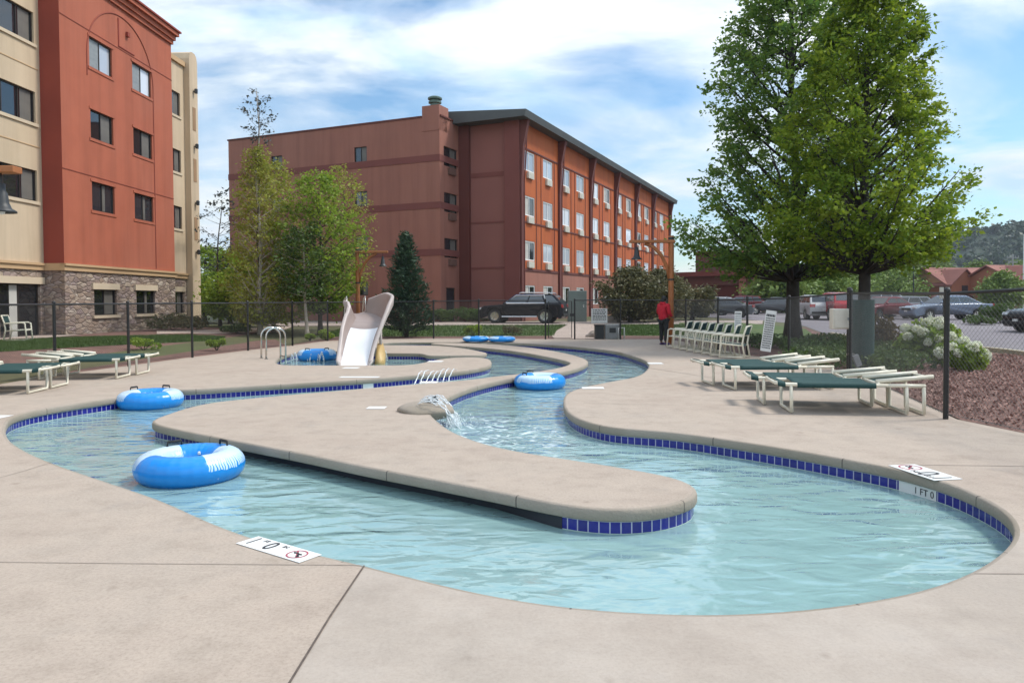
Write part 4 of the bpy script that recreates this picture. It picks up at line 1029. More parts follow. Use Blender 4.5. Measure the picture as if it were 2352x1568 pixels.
# ============================================================ trees and plants
def interp(prof, x):
    for (a, b), (c, d) in zip(prof, prof[1:]):
        if a <= x <= c: return b + (d - b) * (x - a) / (c - a)
    return prof[-1][1] if x > prof[-1][0] else prof[0][1]
def tree(name, label, base, prof, trunk_r, trunk_top, nbr, tw, per, size, leafm, barkm, rise=.5, group=None, clump=.42, sub=5, wob=.2, aspect=.62, up=.35, droop=.25, zmin=None, lean=(0, 0), cat='tree', bare=0.0, trunk=True, zbf=.3):
    """prof: list of (z, radius) crown outline. Branches rise from the trunk, twigs leave them, leaf clumps sit on twigs."""
    bx, by = base[0], base[1]; bz = base[2]; root = thing(name, label, cat, (bx, by, bz), 0, group)
    z0 = prof[0][0] if zmin is None else zmin; z1 = prof[-1][0]
    tb = MB(); px, py = random.random() * 9, random.random() * 9
    def axis(z): k = z / trunk_top; return Vector((wob * (noise.noise((px, z * .35, 0)) ) * 2 * k + lean[0] * k, wob * (noise.noise((py, 0, z * .35))) * 2 * k + lean[1] * k, z))
    zs = [trunk_top * i / 14 for i in range(15)]
    def tr(z): return trunk_r * (1 + .55 * math.exp(-z / .25)) * (1 - .93 * (z / trunk_top)) + .008
    tb.tube([axis(z) for z in zs], [tr(z) for z in zs], 10)
    pts = []; dirs = []
    for i in range(nbr):
        u = (i + random.random()) / nbr; z = z0 + (z1 - z0) * (u ** 1.12); az = i * 2.399 + random.uniform(-.4, .4)
        rr = interp(prof, z) * random.uniform(.72, 1.02)
        if rr < .05: continue
        ris = rise * rr * random.uniform(.7, 1.25)
        zb = max(z - ris, z0 * .55 + .15); zb = max(zb, z0 * zbf); b0 = axis(zb); tip = axis(min(z, trunk_top)) * 1.0; tip = Vector((tip.x + math.cos(az) * rr, tip.y + math.sin(az) * rr, z))
        mid = b0.lerp(tip, .5) + Vector((0, 0, -.10 * rr if rise > 0 else .12 * rr)) + Vector((random.uniform(-1, 1), random.uniform(-1, 1), 0)) * .08 * rr
        bp = []
        for k in range(6):
            t = k / 5; bp.append(b0 * (1 - t)**2 + mid * 2 * t * (1 - t) + tip * t * t)
        r0 = min(tr(zb) * .55, .022 * rr + .012)
        tb.tube(bp, [r0 * (1 - .85 * k / 5) for k in range(6)], 5)
        if random.random() < bare: continue
        for k in range(tw):
            t = random.uniform(.22, 1.0) ** .75; q = b0 * (1 - t)**2 + mid * 2 * t * (1 - t) + tip * t * t
            ln = rr * random.uniform(.12, .34) * (1.15 - .5 * t) + .12; a2 = az + random.uniform(-1.5, 1.5)
            e = q + Vector((math.cos(a2) * ln, math.sin(a2) * ln, ln * random.uniform(-.25, .75) * (1 if rise > 0 else -.4)))
            if k % 2 == 0: tb.tube([q, e], [.012, .004], 3)
            cs = clump * random.uniform(.6, 1.25); n = int(per * random.uniform(.6, 1.3))
            c = np.array([rng.normal(size=3) * np.array([cs, cs, cs * .62]) * .5 + np.array(q.lerp(e, .45 + .7 * rng.random())) for _ in range(n)])
            pts.append(c); d = (e - q).normalized(); dirs.append(np.repeat(np.array([[d.x, d.y, d.z]]), n, 0))
    if trunk: tb.build('trunk', barkm, root, smooth=True)
    P_ = np.concatenate(pts); D_ = np.concatenate(dirs)
    leaves('crown', P_, size, leafm, root, aspect=aspect, up=up, droop=droop, dirs=D_)
    return root, len(P_)
def base_at(px, Y): r = ray(px, 690); x = r.x / r.y * Y; return (x, Y, H(x, Y))
TN = {}
# two big maples on the right (the back one first)
b = base_at(1822, 28.5)
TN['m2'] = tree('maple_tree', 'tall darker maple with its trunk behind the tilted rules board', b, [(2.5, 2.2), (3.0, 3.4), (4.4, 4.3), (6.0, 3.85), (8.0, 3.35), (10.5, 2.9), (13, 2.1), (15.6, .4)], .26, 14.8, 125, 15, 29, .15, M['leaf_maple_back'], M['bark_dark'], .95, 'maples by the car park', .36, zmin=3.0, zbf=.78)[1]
b = base_at(1986, 23.5)
TN['m1'] = tree('maple_tree', 'large bright green maple standing right of the other, nearest the white box', b, [(2.9, 1.7), (3.3, 3.0), (4.3, 3.2), (5.2, 3.1), (6.0, 2.7), (7.4, 2.3), (9.2, 1.8), (11.0, 1.1), (12.6, .3)], .2, 12.0, 122, 15, 32, .125, M['leaf_maple'], M['bark_dark'], 1.0, 'maples by the car park', .30, zmin=3.2, zbf=.76)[1]
# left group
b = base_at(597, 34); b = (b[0], b[1], .0)
BIRCH, TN['b1'] = tree('birch_tree', 'thin pale-trunked birch with sparse yellowish leaves and a bare wispy top', b, [(1.0, 1.2), (2.2, 1.6), (4.0, 1.35), (6.0, 1.0), (7.6, .5), (8.6, .2)], .10, 11.2, 100, 9, 12, .13, M['leaf_birch'], M['bark_pale'], .9, None, .36, zmin=.7, droop=.6, aspect=.5)
b = base_at(628, 36)
tree('birch_tree', 'second yellowing birch close behind the tall thin one', b, [(.8, 1.6), (2.2, 2.2), (4.0, 2.0), (6.0, 1.5), (7.4, .9), (8.4, .3)], .08, 8.2, 85, 9, 12, .14, M['leaf_birch'], M['bark_pale'], .8, None, .40, zmin=.8, droop=.6, aspect=.5)
b = base_at(735, 35)
tree('leafy_tree', 'fresh green bushy tree between the birches and the slide', b, [(1.5, 1.0), (2.3, 1.9), (3.8, 2.15), (5.2, 1.9), (6.6, 1.4), (7.7, .5)], .10, 7.0, 80, 9, 15, .14, M['leaf_green'], M['bark'], .75, None, .40, zmin=1.4, droop=.4)
b = base_at(790, 38)
tree('leafy_tree', 'loose olive tree edging in front of the brown wall right of the fresh green one', b, [(1.8, 1.0), (4.0, 1.6), (6.0, 1.6), (7.4, 1.1), (8.3, .3)], .08, 7.4, 50, 7, 13, .14, M['leaf_birch'], M['bark'], .8, None, .36, zmin=2.6, droop=.5, aspect=.5)
b = base_at(705, 33.2)
tree('dark_tree', 'dark leafy young tree with a slim grey trunk behind the fence, left of the slide', b, [(1.75, .7), (2.4, 1.15), (3.3, 1.2), (4.4, .8), (5.0, .3)], .075, 4.4, 40, 8, 15, .12, M['leaf_mid'], M['bark_pale'], .35, None, .34, zmin=1.9)
b = base_at(505, 40)
tree('wispy_tree', 'sparse wispy tree top against the sky left of the birches', b, [(3.0, .8), (4.6, 1.2), (5.6, 1.3), (6.8, .8), (7.4, .2)], .07, 6.8, 30, 3, 7, .16, M['leaf_blue'], M['bark'], .5, None, .3, zmin=3, aspect=.5)
# wispy top of the birch
tmp = tree('leader', '', tuple(BIRCH.location), [(9.2, .55), (9.8, .8), (10.6, .75), (11.3, .3)], .035, 11.0, 16, 4, 8, .13, M['leaf_blue'], M['bark'], .6, None, .22, zmin=9.0, aspect=.5)[0]
for ch in list(tmp.children):
    ch.name = 'leader_leaves' if ch.name.startswith('crown') else 'leader_stem'; ch.parent = BIRCH
bpy.data.objects.remove(tmp)
for px, Y, h, lab in ((470, 46, 4.7, 'broad green tree between the hotel corner and the birches'), (528, 44, 4.2, 'rounded green tree half behind the yellowing birches'), (560, 39, 3.3, 'low green tree at the foot of the birches')):
    b = base_at(px, Y); tree('leafy_tree', lab, b, [(.5, 1.2), (1.4, 1.8), (2.6, 1.9), (h - .8, 1.2), (h, .3)], .1, h - .5, 60, 9, 20, .15, M['leaf_green'], M['bark'], .4, 'small green trees at the left', .42, zmin=.6)
# conifer
def conifer(px, Y, h, rad, label):
    b = base_at(px, Y); root = thing('spruce_tree', label, 'tree', b)
    tb = MB(); tb.tube([(0, 0, h * i / 8) for i in range(9)], [.10 * (1 - .95 * i / 8) + .006 for i in range(9)], 8); pts = []; dr = []
    n = 170
    for i in range(n):
        u = i / n; z = .15 + (h - .3) * u ** .9; r = rad * (1 - u) ** .82 * random.uniform(.75, 1.15) + .05; az = i * 2.399 + random.uniform(-.3, .3)
        d = Vector((math.cos(az), math.sin(az), .28)); tip = Vector((0, 0, z)) + d * r
        tb.tube([(0, 0, z), tip], [.016 * (1 - u) + .004, .003], 3)
        k = int(60 * (.35 + r)); t = rng.random((k, 1)) ** .7
        p = np.array([[0, 0, z]]) + np.array([list(d)]) * r * t + rng.normal(size=(k, 3)) * np.array([.10, .10, .06])
        pts.append(p); q = np.repeat(np.array([[d.x, d.y, .55]]), k, 0); dr.append(q)
    tb.build('trunk', M['bark_dark'], root, smooth=True)
    leaves('crown', np.concatenate(pts), .17, M['leaf_dark'], root, aspect=.26, up=.1, droop=-.1, dirs=np.concatenate(dr))
conifer(933, 32.6, 4.75, 1.25, 'dark pointed spruce behind the fence right of the slide')
# plum-leaved ornamental trees by the lodge
for px, Y, h, r, lab in ((1448, 44, 3.2, 1.9, 'brownish crab apple tree in front of the lodge, left of the lamp post'), (1520, 46, 3.1, 1.7, 'brownish crab apple tree behind the wooden lamp post by the person'), (1590, 50, 2.1, 1.4, 'low olive shrub right of the wooden lamp post')):
    b = base_at(px, Y); tree('crab_apple_tree', lab, b, [(.35, r * .55), (1.2, r), (2.2, r), (h - .5, r * .6), (h, .3)], .12, h * .8, 75, 9, 24, .15, M['leaf_plum'], M['bark'], .5, 'brownish trees by the lodge', .42, zmin=.5)
# far tree belt
far = [(1700, 96, 5.5, 4), (1760, 90, 6.0, 4.5), (1800, 74, 4.5, 3.6), (1880, 80, 5.2, 4.2), (1930, 95, 6.5, 5), (2030, 105, 7.2, 5.5), (2085, 120, 8.2, 6), (2130, 130, 9.5, 6), (2165, 135, 7.6, 5), (2300, 100, 4.6, 2.6), (2250, 128, 7.5, 5), (2340, 135, 8, 5)]
words_ = ['leftmost far tree above the parked cars', 'broad far tree behind the left maple trunk', 'low roundish tree between the two maple trunks', 'bright far tree just left of the right maple trunk', 'far tree behind the right maple trunk', 'far tree right of the right maple trunk',
          'tall far tree in the gap before the red house', 'tallest far tree below the hill slope', 'far tree touching the left gable of the red house', 'small tree in front of the red houses by the utility pole', 'far tree rising behind the red-roofed house', 'far tree rising behind the house at the right edge']
for (px, Y, h, r), lab in zip(far, words_):
    b = base_at(px, Y); tree('roadside_tree', lab, b, [(.4, r * .6), (1.5, r * .95), (h * .55, r), (h * .85, r * .6), (h, .4)], .2, h * .8, 70, 8, 18, .34, M['leaf_far'], M['bark_dark'], .4, 'trees beyond the car park', .95, zmin=.6)

# ---------------- shrubs
def shrub(name, label, c, rad, h, n, size, m, group=None, stems=True, cat='shrub', aspect=.6):
    root = thing(name, label, cat, c, 0, group)
    pts = []
    for k in range(max(4, int(n / 120))):
        a = random.random() * 6.28; rr = rad * math.sqrt(random.random()) * .75; zz = h * (.35 + .5 * random.random()) * (1 - .45 * (rr / rad)**2)
        pts.append(ball_pts((math.cos(a) * rr, math.sin(a) * rr, zz), (rad * .34, rad * .34, h * .26), 120, .6))
    p = np.concatenate(pts); p[:, 2] = np.maximum(p[:, 2], .02)
    if stems:
        mb = MB()
        for k in range(7):
            a = k * .9; mb.tube([(0, 0, 0), (math.cos(a) * rad * .3, math.sin(a) * rad * .3, h * .4), (math.cos(a) * rad * .55, math.sin(a) * rad * .55, h * .7)], [.012, .009, .004], 4)
        mb.build('stem', M['bark'], root)
    leaves('foliage', p, size, m, root, aspect=aspect); return root
for px, py, r, h, lab in ((498, 806, .34, .42, 'small green shrub in the mulch by the fence, left of the birches'), (330, 806, .55, .45, 'spreading green shrub behind the left loungers'), (748, 782, .45, .45, 'low green shrub outside the fence left of the slide'),
                          (1086, 772, .45, .55, 'small green shrub outside the back fence left of the gate'), (1182, 771, .6, .55, 'brownish green shrub outside the back fence beside the gate post'), (712, 783, .25, .3, 'tiny shrub at the foot of the slim grey trunk')):
    shrub('garden_shrub', lab, tuple(T(px, py)), r, h, 900, .075, M['leaf_green'] if 'brown' not in lab else M['leaf_plum'], 'small shrubs along the fence')
for k, (px, lab) in enumerate(((1012, 'clipped hedge at the lodge wall near its door'), (1068, 'clipped hedge between the lodge door and the black car'), (1110, 'clipped hedge partly hidden by the black car'))):
    q = base_at(px, 46.6); shrub('hedge_bush', lab, q, 1.0, .95, 2600, .11, M['leaf_mid'], 'hedges along the lodge')
shrub('brown_shrub', 'dark brown mounded shrub at the stone wall of the hotel', tuple(T(398, 759)), 1.35, .75, 2200, .10, M['leaf_plum'])
shrub('brown_shrub', 'reddish shrub at the hotel end pier', tuple(T(448, 752)), .8, .6, 1200, .10, M['leaf_plum'])
shrub('garden_shrub', 'low dark bush below the birches by the garden path', tuple(T(545, 766)), .8, .5, 1200, .09, M['leaf_mid'], 'small shrubs along the fence')
shrub('corner_shrub', 'orange-tinged shrub right of the green mesh roll', (11.2, 22.4, H(11.2, 22.4)), .7, 1.15, 1500, .10, leafmat('autumn shrub', [(.09, .07, .02), (.15, .10, .03), (.18, .12, .05)], .3))
shrub('parking_shrub', 'olive shrub by the kerb between the silver car and the dark car', tuple(T(2298, 742)), 1.1, 1.2, 2200, .13, M['leaf_mid'])
shrub('parking_shrub', 'low olive shrub under the bonnet of the silver blue car', tuple(T(2245, 746)), .9, .6, 1300, .12, M['leaf_mid'])
# boulders
for px, py, r, lab in ((1440, 737, .55, 'long tan boulder on the lawn left of the person'), (1405, 741, .35, 'small tan boulder beside the square rules sign'), (1480, 734, .4, 'grey boulder under the crab apple behind the person'), (1366, 775, .25, 'small white rock at the foot of the dark bin')):
    c = T(px, py); mb = MB(); mb.blob((0, 0, r * .35), (r * 1.5, r, r * .75), 18, 11, .22, px); o = mb.build('boulder', M['stone_grey'], None, smooth=True); o.location = c; tag(o, lab, 'boulder', 'boulders behind the fence')
# hydrangeas
def hydrangea(px, py, rad, h, label, nh):
    c = T(px, py); root = shrub('hydrangea_bush', label, tuple(c), rad, h, 4200, .11, M['leaf_green'], 'white hydrangeas in the mulch bed', aspect=.75)
    proto = None
    for k in range(nh):
        for _ in range(30):
            a = random.uniform(math.pi * .95, 2.15 * math.pi); e = random.uniform(.15, 1.4)
            p = Vector((math.cos(a) * math.cos(e) * rad * .98, math.sin(a) * math.cos(e) * rad * .98, h * .42 + math.sin(e) * h * .62))
            if all((p - q).length > .2 for q in HH): break
        HH.append(p)
        if proto is None:
            pts = ball_pts((0, 0, 0), (.125, .125, .10), 230, .95); o = leaves('flower_head', pts, .05, M['petal'], root, aspect=.9, up=0, droop=0); proto = o
        else:
            o = proto.copy(); COL.objects.link(o); o.parent = root
        o.location = p; o.scale = [random.uniform(.75, 1.15)] * 3; o.rotation_euler = (random.random(), random.random(), random.random() * 6)
    return root
HH = []; hydrangea(2132, 832, .74, 1.05, 'larger white hydrangea bush left of the near fence post', 17)
HH = []; hydrangea(2205, 852, .5, .66, 'smaller white hydrangea bush right of the near fence post', 9)
# low green ground cover in the bed
gp = []
gc_poly = [tuple(T(*p).to_2d()) for p in ((1800, 800), (1880, 790), (1960, 790), (2060, 800), (2120, 850), (2090, 862), (2010, 868), (1960, 856), (1900, 848), (1815, 832))]
xs = [p[0] for p in gc_poly]; ys = [p[1] for p in gc_poly]
for (x, y) in inpoly_pts(gc_poly, 230, (min(xs), max(xs), min(ys), max(ys))):
    gp.append(ball_pts((x, y, H(x, y) + .2), (.34, .34, .22), 75, .7))
o = leaves('ground_cover', np.concatenate(gp), .085, M['leaf_mid'], aspect=.6); o['kind'] = 'stuff'
shrub('garden_shrub', 'low dark bush in the bed behind the wall of chairs', tuple(T(1760, 800)), 1.0, .5, 1600, .09, M['leaf_mid'], 'small shrubs along the fence')
# wooded hill
def hill():
    mb = MB(); nx, ny = 190, 46; x0, x1, y0, y1 = 130, 900, 360, 760
    for j in range(ny):
        for i in range(nx):
            x = x0 + (x1 - x0) * i / (nx - 1); y = y0 + (y1 - y0) * j / (ny - 1)
            r = x / y; ridge = 47 * sm(.30, .62, r) * sm(y0, 560, y) * (1 + .10 * sm(.6, .8, r))
            ridge *= 1 - .12 * math.sin(r * 16) ; z = ridge + 5.5 * noise.noise((x * .03, y * .03, 3)) * sm(0, 20, ridge) - 1.0
            mb.v.append((x, y, z))
    for j in range(ny - 1):
        for i in range(nx - 1):
            a = j * nx + i; mb.f.append((a, a + 1, a + nx + 1, a + nx)); mb.mi.append(0)
    m = pm('hill wood floor', (.03, .05, .025), (.02, .035, .02), .05, .95)
    o = mb.build('wooded_hill', m, smooth=True); o['kind'] = 'structure'
    # tree crowns of the wood
    pts = []
    V = np.array(mb.v); sel = V[(V[:, 2] > 3)]
    for k in range(5200):
        p = sel[rng.integers(len(sel))] + np.array([rng.uniform(-4, 4), rng.uniform(-5, 5), rng.uniform(0, 3)])
        pts.append(ball_pts(p, (3.6, 3.6, 3.2), 26, .9))
    q = leaves('hill_forest', np.concatenate(pts), 2.6, leafmat('hill leaves', [(.018, .036, .014), (.03, .055, .02), (.045, .07, .025)], .15), aspect=.8); q['kind'] = 'stuff'
hill()
# ============================================================ fence
def fence(name, label, pts, hts, wire, pitch=.066, posts=None, wr=.0017, rail_r=.021, skip=()):
    """pts: 2-D polyline, hts: top height at each point"""
    c = pts[len(pts) // 2]; root = thing(name, label, 'fence', (c.x, c.y, 0), 0, 'chain link fence runs round the pool deck')
    L = [0]
    for a, b in zip(pts, pts[1:]): L.append(L[-1] + (b - a).length)
    def at(s):
        for i in range(len(pts) - 1):
            if s <= L[i + 1] or i == len(pts) - 2:
                t = (s - L[i]) / (L[i + 1] - L[i]); p = pts[i].lerp(pts[i + 1], t); return p, hts[i] + (hts[i + 1] - hts[i]) * t
    tr = MB(); tr.tube([(p.x, p.y, h) for p, h in zip(pts, hts)], rail_r, 8); tr.build('top_rail', M['black_metal'], root, world=True)
    bw = MB(); bw.tube([(p.x, p.y, .07) for p in pts], .004, 4); bw.build('tension_wire', wire, root, world=True)
    V = []; n = int(L[-1] / pitch); hgt = min(hts) - .03
    vs = []; fs = []
    def seg(s0, z0, s1, z1, w):
        p0, h0 = at(s0); p1, h1 = at(s1)
        z0 = .05 + (h0 - .07) * z0; z1 = .05 + (h1 - .07) * z1
        a = Vector((p0.x, p0.y, z0)); b = Vector((p1.x, p1.y, z1)); d = (b - a).normalized(); t = Vector((-(p1 - p0).y, (p1 - p0).x, 0))
        t = t.normalized() if t.length > 1e-6 else Vector((1, 0, 0)); u = d.cross(t)
        k = len(vs)
        for q in (a, b):
            for g in range(3):
                an = g * 2.0944; vs.append(q + (t * math.cos(an) + u * math.sin(an)) * wr)
        for g in range(3): fs.append((k + g, k + (g + 1) % 3, k + 3 + (g + 1) % 3, k + 3 + g))
    H0 = hgt; 
    for i in range(-int(H0 / pitch) - 1, n + 1):
        s = i * pitch
        for sg in (1, -1):
            a, b = (s, s + H0); z0, z1 = (0, 1) if sg > 0 else (1, 0)
            # clip, splitting at polyline corners
            cuts = [max(a, 0), min(b, L[-1])]
            if cuts[1] <= cuts[0]: continue
            cs = sorted([cuts[0], *[l for l in L if cuts[0] < l < cuts[1]], cuts[1]])
            for q0, q1 in zip(cs, cs[1:]):
                if any(k0 < (q0 + q1) / 2 < k1 for k0, k1 in skip): continue
                seg(q0, z0 + (z1 - z0) * (q0 - a) / H0, q1 - 1e-5, z0 + (z1 - z0) * (q1 - a) / H0, 0)
    mb = MB(); mb.v = [tuple(v) for v in vs]; mb.f = fs; mb.mi = [0] * len(fs)
    mb.build('chain_link', wire, root, world=True)
    for p, h in (posts or list(zip(pts, hts))):
        r = .034; mb = MB(); mb.lathe([(r, -.02), (r, h + .015), (r * 1.15, h + .02), (r * 1.15, h + .05), (r * .6, h + .075), (0, h + .08)], 12, (p.x, p.y, 0))
        mb.build('post', M['black_metal'], root, world=True)
    return root
fence('chain_link_fence', 'tall dark chain link fence run along the mulch bed on the right', FR, [1.72, 1.70, 1.665, 1.72, 1.63, 1.60, 1.58, 1.58, 1.58], M['wire_grey'], posts=[(FR[2], 1.67), (FR[3], 1.74), (FR[4], 1.63), (FR[5], 1.62), (FR[6], 1.60), (FR[7], 1.58), (FR[1] + Vector((.1, -2.2)), 1.7)])
gL, gR = FB[3], FB[2]
fence('chain_link_fence', 'black chain link fence run behind the pool right of the gate, by the square sign', FB[:3], [1.58, 1.6, 1.6], M['wire_black'], wr=.0019)
fence('chain_link_fence', 'black chain link fence run behind the pool between gate and spruce', FB[3:6] + [FB[6], FB[7], FB[8]], [1.6, 1.6, 1.58, 1.56, 1.56, 1.56], M['wire_black'], wr=.0019)
fence('chain_link_fence', 'black chain link fence run on the left in front of the stone-based hotel', FL, [1.56, 1.56, 1.56, 1.56, 1.56, 1.56, 1.56, 1.56], M['wire_black'])
def gate():
    root = thing('fence_gate', 'black chain link gate in the back fence in front of the black car', 'gate', (gR.x, gR.y, 0), 0)
    a, b = gL + Vector((.12, 0)), gR - Vector((.12, 0)); mb = MB()
    mb.tube([(a.x, a.y, .06), (b.x, b.y, .06), (b.x, b.y, 1.56), (a.x, a.y, 1.56)], .02, 8, closed=True); mb.build('gate_frame', M['black_metal'], root, world=True)
    w = MB(); n = int((b.x - a.x + 1.5) / .062)
    for i in range(n):
        s = -1.5 + i * .062
        for sg in (1, -1):
            x0, x1 = s, s + 1.5; c0, c1 = max(0, x0), min(b.x - a.x, x1)
            if c1 <= c0: continue
            f = lambda x: (.06 + (x - x0)) if sg > 0 else (1.56 - (x - x0))
            w.tube([(a.x + c0, a.y, f(c0)), (a.x + c1, a.y, f(c1))], .0022, 3, cap=False)
    w.build('chain_link', M['wire_black'], root, world=True)
    l = MB(); l.box((b.x, b.y - .05, 1.0), (.16, .08, .12)); l.build('latch', M['black_metal'], root, world=True)
gate()
# extra tall posts beside the gate (slim pair)
# ============================================================ loungers
def lounger_proto():
    root = thing('sun_lounger', '', 'sun lounger'); W = .66; Lh = 1.98; zr = .405; r = .027
    # local: x along, head at +x
    for sg in (-1, 1):
        y = sg * W / 2; m = MB(); m.tube([(-1.0, y, zr + .03), (-.9, y, zr + .006), (-.6, y, zr), (.5, y, zr)], r, 10); m.build('side_rail', M['cream_pvc'], root, smooth=True)
        m = MB(); m.tube([(.36, y - sg * .05, zr + .05), (1.10, y - sg * .05, zr + .125)], r * 1.15, 10); m.build('back_rail', M['cream_pvc'], root, smooth=True)
        m = MB(); m.tube([(.5, y, zr), (.98, y, zr)], r, 10); m.build('head_rail', M['cream_pvc'], root, smooth=True)
    for x in (-.78, .74):
        m = MB(); m.tube([(x, -W / 2, zr - .01), (x + .01, -W / 2, .03), (x + .01, W / 2, .03), (x, W / 2, zr - .01)], r * .92, 10)
        m.build('leg', M['cream_pvc'], root, smooth=True)
        if x > 0:
            m = MB(); m.tube([(.96, -W / 2, zr), (.97, -W / 2, .03), (.97, W / 2, .03), (.96, W / 2, zr)], r * .92, 10); m.build('leg', M['cream_pvc'], root, smooth=True)
    for a_, b_ in (((-.985, -W / 2, zr + .02), (-.985, W / 2, zr + .02)), ((1.05, -W / 2 + .05, zr + .104), (1.05, W / 2 - .05, zr + .104)), ((.38, -W / 2, zr + .02), (.38, W / 2, zr + .02))):
        m = MB(); m.tube([a_, b_], r * .88, 8); m.build('cross_bar', M['cream_pvc'], root, smooth=True)
    # sling wrapped over the rails
    def sling(x0, x1, wy, z0, z1, wrap, sag, name):
        m = MB(); nx, ny = 14, 14
        for i in range(nx + 1):
            t = i / nx; x = x0 + (x1 - x0) * t; zz = z0 + (z1 - z0) * t; row = []
            for j in range(ny + 1):
                u = -1 + 2 * j / ny; sg_ = sag * (1 - u * u) * (4 * t * (1 - t) * .6 + .4); row.append((x, u * wy, zz + r + .006 - sg_))
            if wrap:
                L_ = [(x, -wy - r - .006, zz - r - .012), (x, -wy - r - .007, zz), (x, -wy - .02, zz + r * .85)]; R_ = [(x, wy + .02, zz + r * .85), (x, wy + r + .007, zz), (x, wy + r + .006, zz - r - .012)]
                row = L_ + row[0:] + R_
            m.v += row
        k = len(row)
        for i in range(nx):
            for j in range(k - 1):
                a = i * k + j; m.f.append((a, a + k, a + k + 1, a + 1)); m.mi.append(0)
        o = m.build(name, M['sling'], root, smooth=True); s = o.modifiers.new('thick', 'SOLIDIFY'); s.thickness = .006
    sling(-.70, .34, W / 2, zr, zr, True, .05, 'seat_sling')
    sling(.42, 1.04, W / 2 - .07, zr - .005, zr + .06, False, .03, 'back_sling')
    sling(-.965, -.86, W / 2, zr + .022, zr + .004, True, .01, 'foot_sling')
    return root
LG = lounger_proto(); used = [False]
def put_lounger(a, b, label, flip=False):
    jit = random.uniform(-.025, .025)
    """a,b: world ends of the near rail side; lounger lies away from camera"""
    d = (b - a); rz = math.atan2(d.y, d.x) + jit; mid = (a + b) / 2; nn = Vector((-d.y, d.x)).normalized()
    if nn.y < 0: nn = -nn
    c = mid + nn * .33
    if flip: rz += math.pi
    g = 'cream and green sun loungers on the deck'
    if not used[0]:
        used[0] = True; LG.location = (c.x, c.y, 0); LG.rotation_euler = (0, 0, rz); LG['label'] = label; LG['group'] = g; return LG
    return dup(LG, (c.x, c.y, 0), rz, label, g)
def gl(px, py): return G(px, py).to_2d()
# right front pair
n0 = gl(1832, 949); n1 = gl(2098, 954); dv = (n1 - n0).normalized()
a = n0 - dv * .20; b = n1 + dv * .05; a, b = (a + b) / 2 - dv * 1, (a + b) / 2 + dv * 1
put_lounger(a, b, 'frontmost green sun lounger on the right-hand deck, nearest the tall fence post')
nn = Vector((-dv.y, dv.x)); put_lounger(a + nn * .76 - dv * .22, b + nn * .76 - dv * .22, 'green sling sun lounger just behind the nearest one on the right-hand deck')
n0 = gl(1690, 897); dv2 = (Vector((7.0, 13.1)) - n0).normalized(); a = n0 - dv2 * .22; b = a + dv2 * 2
put_lounger(a, b, 'rear right pair of green loungers: the nearer one, in front of the white box')
nn = Vector((-dv2.y, dv2.x)); put_lounger(a + nn * .76 - dv2 * .15, b + nn * .76 - dv2 * .15, 'rear right pair of green loungers: the farther one, by the chair row')
# left groups (feet to the right)
n0 = gl(64, 905); dl = Vector((1, .12)).normalized(); b = n0 + dl * .23
put_lounger(b - dl * 2, b, 'sun lounger cut by the left edge of the photo, nearest the pool coping', True)
nn = Vector((-dl.y, dl.x)); put_lounger(b - dl * 2 + nn * .78 - dl * .0, b + nn * .78 - dl * .0, 'sun lounger cut by the left edge, behind the nearest left one', True)
n0 = gl(267, 870.5); dl = Vector((1, .10)).normalized(); b = n0 + dl * .23
put_lounger(b - dl * 2, b, 'sun lounger of the second left pair, the nearer one in front of the fence', True)
nn = Vector((-dl.y, dl.x)); put_lounger(b - dl * 2 + nn * .80 + dl * .1, b + nn * .80 + dl * .1, 'sun lounger of the second left pair, farther from the camera beside the fence', True)

# ============================================================ sling chairs in a row
def chair_proto():
    root = thing('patio_chair', '', 'chair'); r = .024; W = .60
    # faces +x; back at -x
    for sg in (-1, 1):
        y = sg * W / 2
        m = MB(); m.tube([(.34, y, .02), (.31, y, .36), (.29, y, .60), (.22, y, .635), (-.2, y, .62), (-.28, y, .61)], r, 8); m.build('front_leg', M['cream_pvc'], root, smooth=True)
        m = MB(); m.tube([(-.34, y, .02), (-.27, y, .42), (-.31, y, .66), (-.385, y, .88)], r, 8); m.build('rear_leg', M['cream_pvc'], root, smooth=True)
        m = MB(); m.tube([(.335, y, .05), (-.335, y, .05)], r * .8, 8); m.build('base_rail', M['cream_pvc'], root, smooth=True)
        m = MB(); m.tube([(.30, y * .92, .40), (-.27, y * .92, .36)], r * .9, 8); m.build('seat_rail', M['cream_pvc'], root, smooth=True)
    for a_, b_ in (((-.385, -W / 2, .875), (-.385, W / 2, .875)), ((.30, -W / 2, .38), (.30, W / 2, .38))):
        m = MB(); m.tube([a_, b_], r, 8); m.build('cross_bar', M['cream_pvc'], root, smooth=True)
    def sl(p0, p1, name):
        m = MB(); n = 8
        for i in range(n + 1):
            p = Vector(p0).lerp(Vector(p1), i / n)
            for j in range(n + 1):
                u = -1 + 2 * j / n; m.v.append((p.x - .035 * (1 - u * u) * (1 if abs(p0[0] - p1[0]) < .2 else 0), u * (W / 2 - .02), p.z - .04 * (1 - u * u) * (0 if abs(p0[0] - p1[0]) < .2 else 1)))
        for i in range(n):
            for j in range(n): a = i * (n + 1) + j; m.f.append((a, a + n + 1, a + n + 2, a + 1)); m.mi.append(0)
        o = m.build(name, M['sling'], root, smooth=True); s = o.modifiers.new('t', 'SOLIDIFY'); s.thickness = .008
    sl((.29, 0, .405), (-.26, 0, .375), 'seat_sling'); sl((-.325, 0, .64), (-.38, 0, .865), 'back_sling')
    return root
CH = chair_proto()
c0 = gl(1712, 826) + Vector((-.12, .55)); c1 = gl(1560, 797) + Vector((-.05, -.25)); dch = (c1 - c0); rzc = R(150)
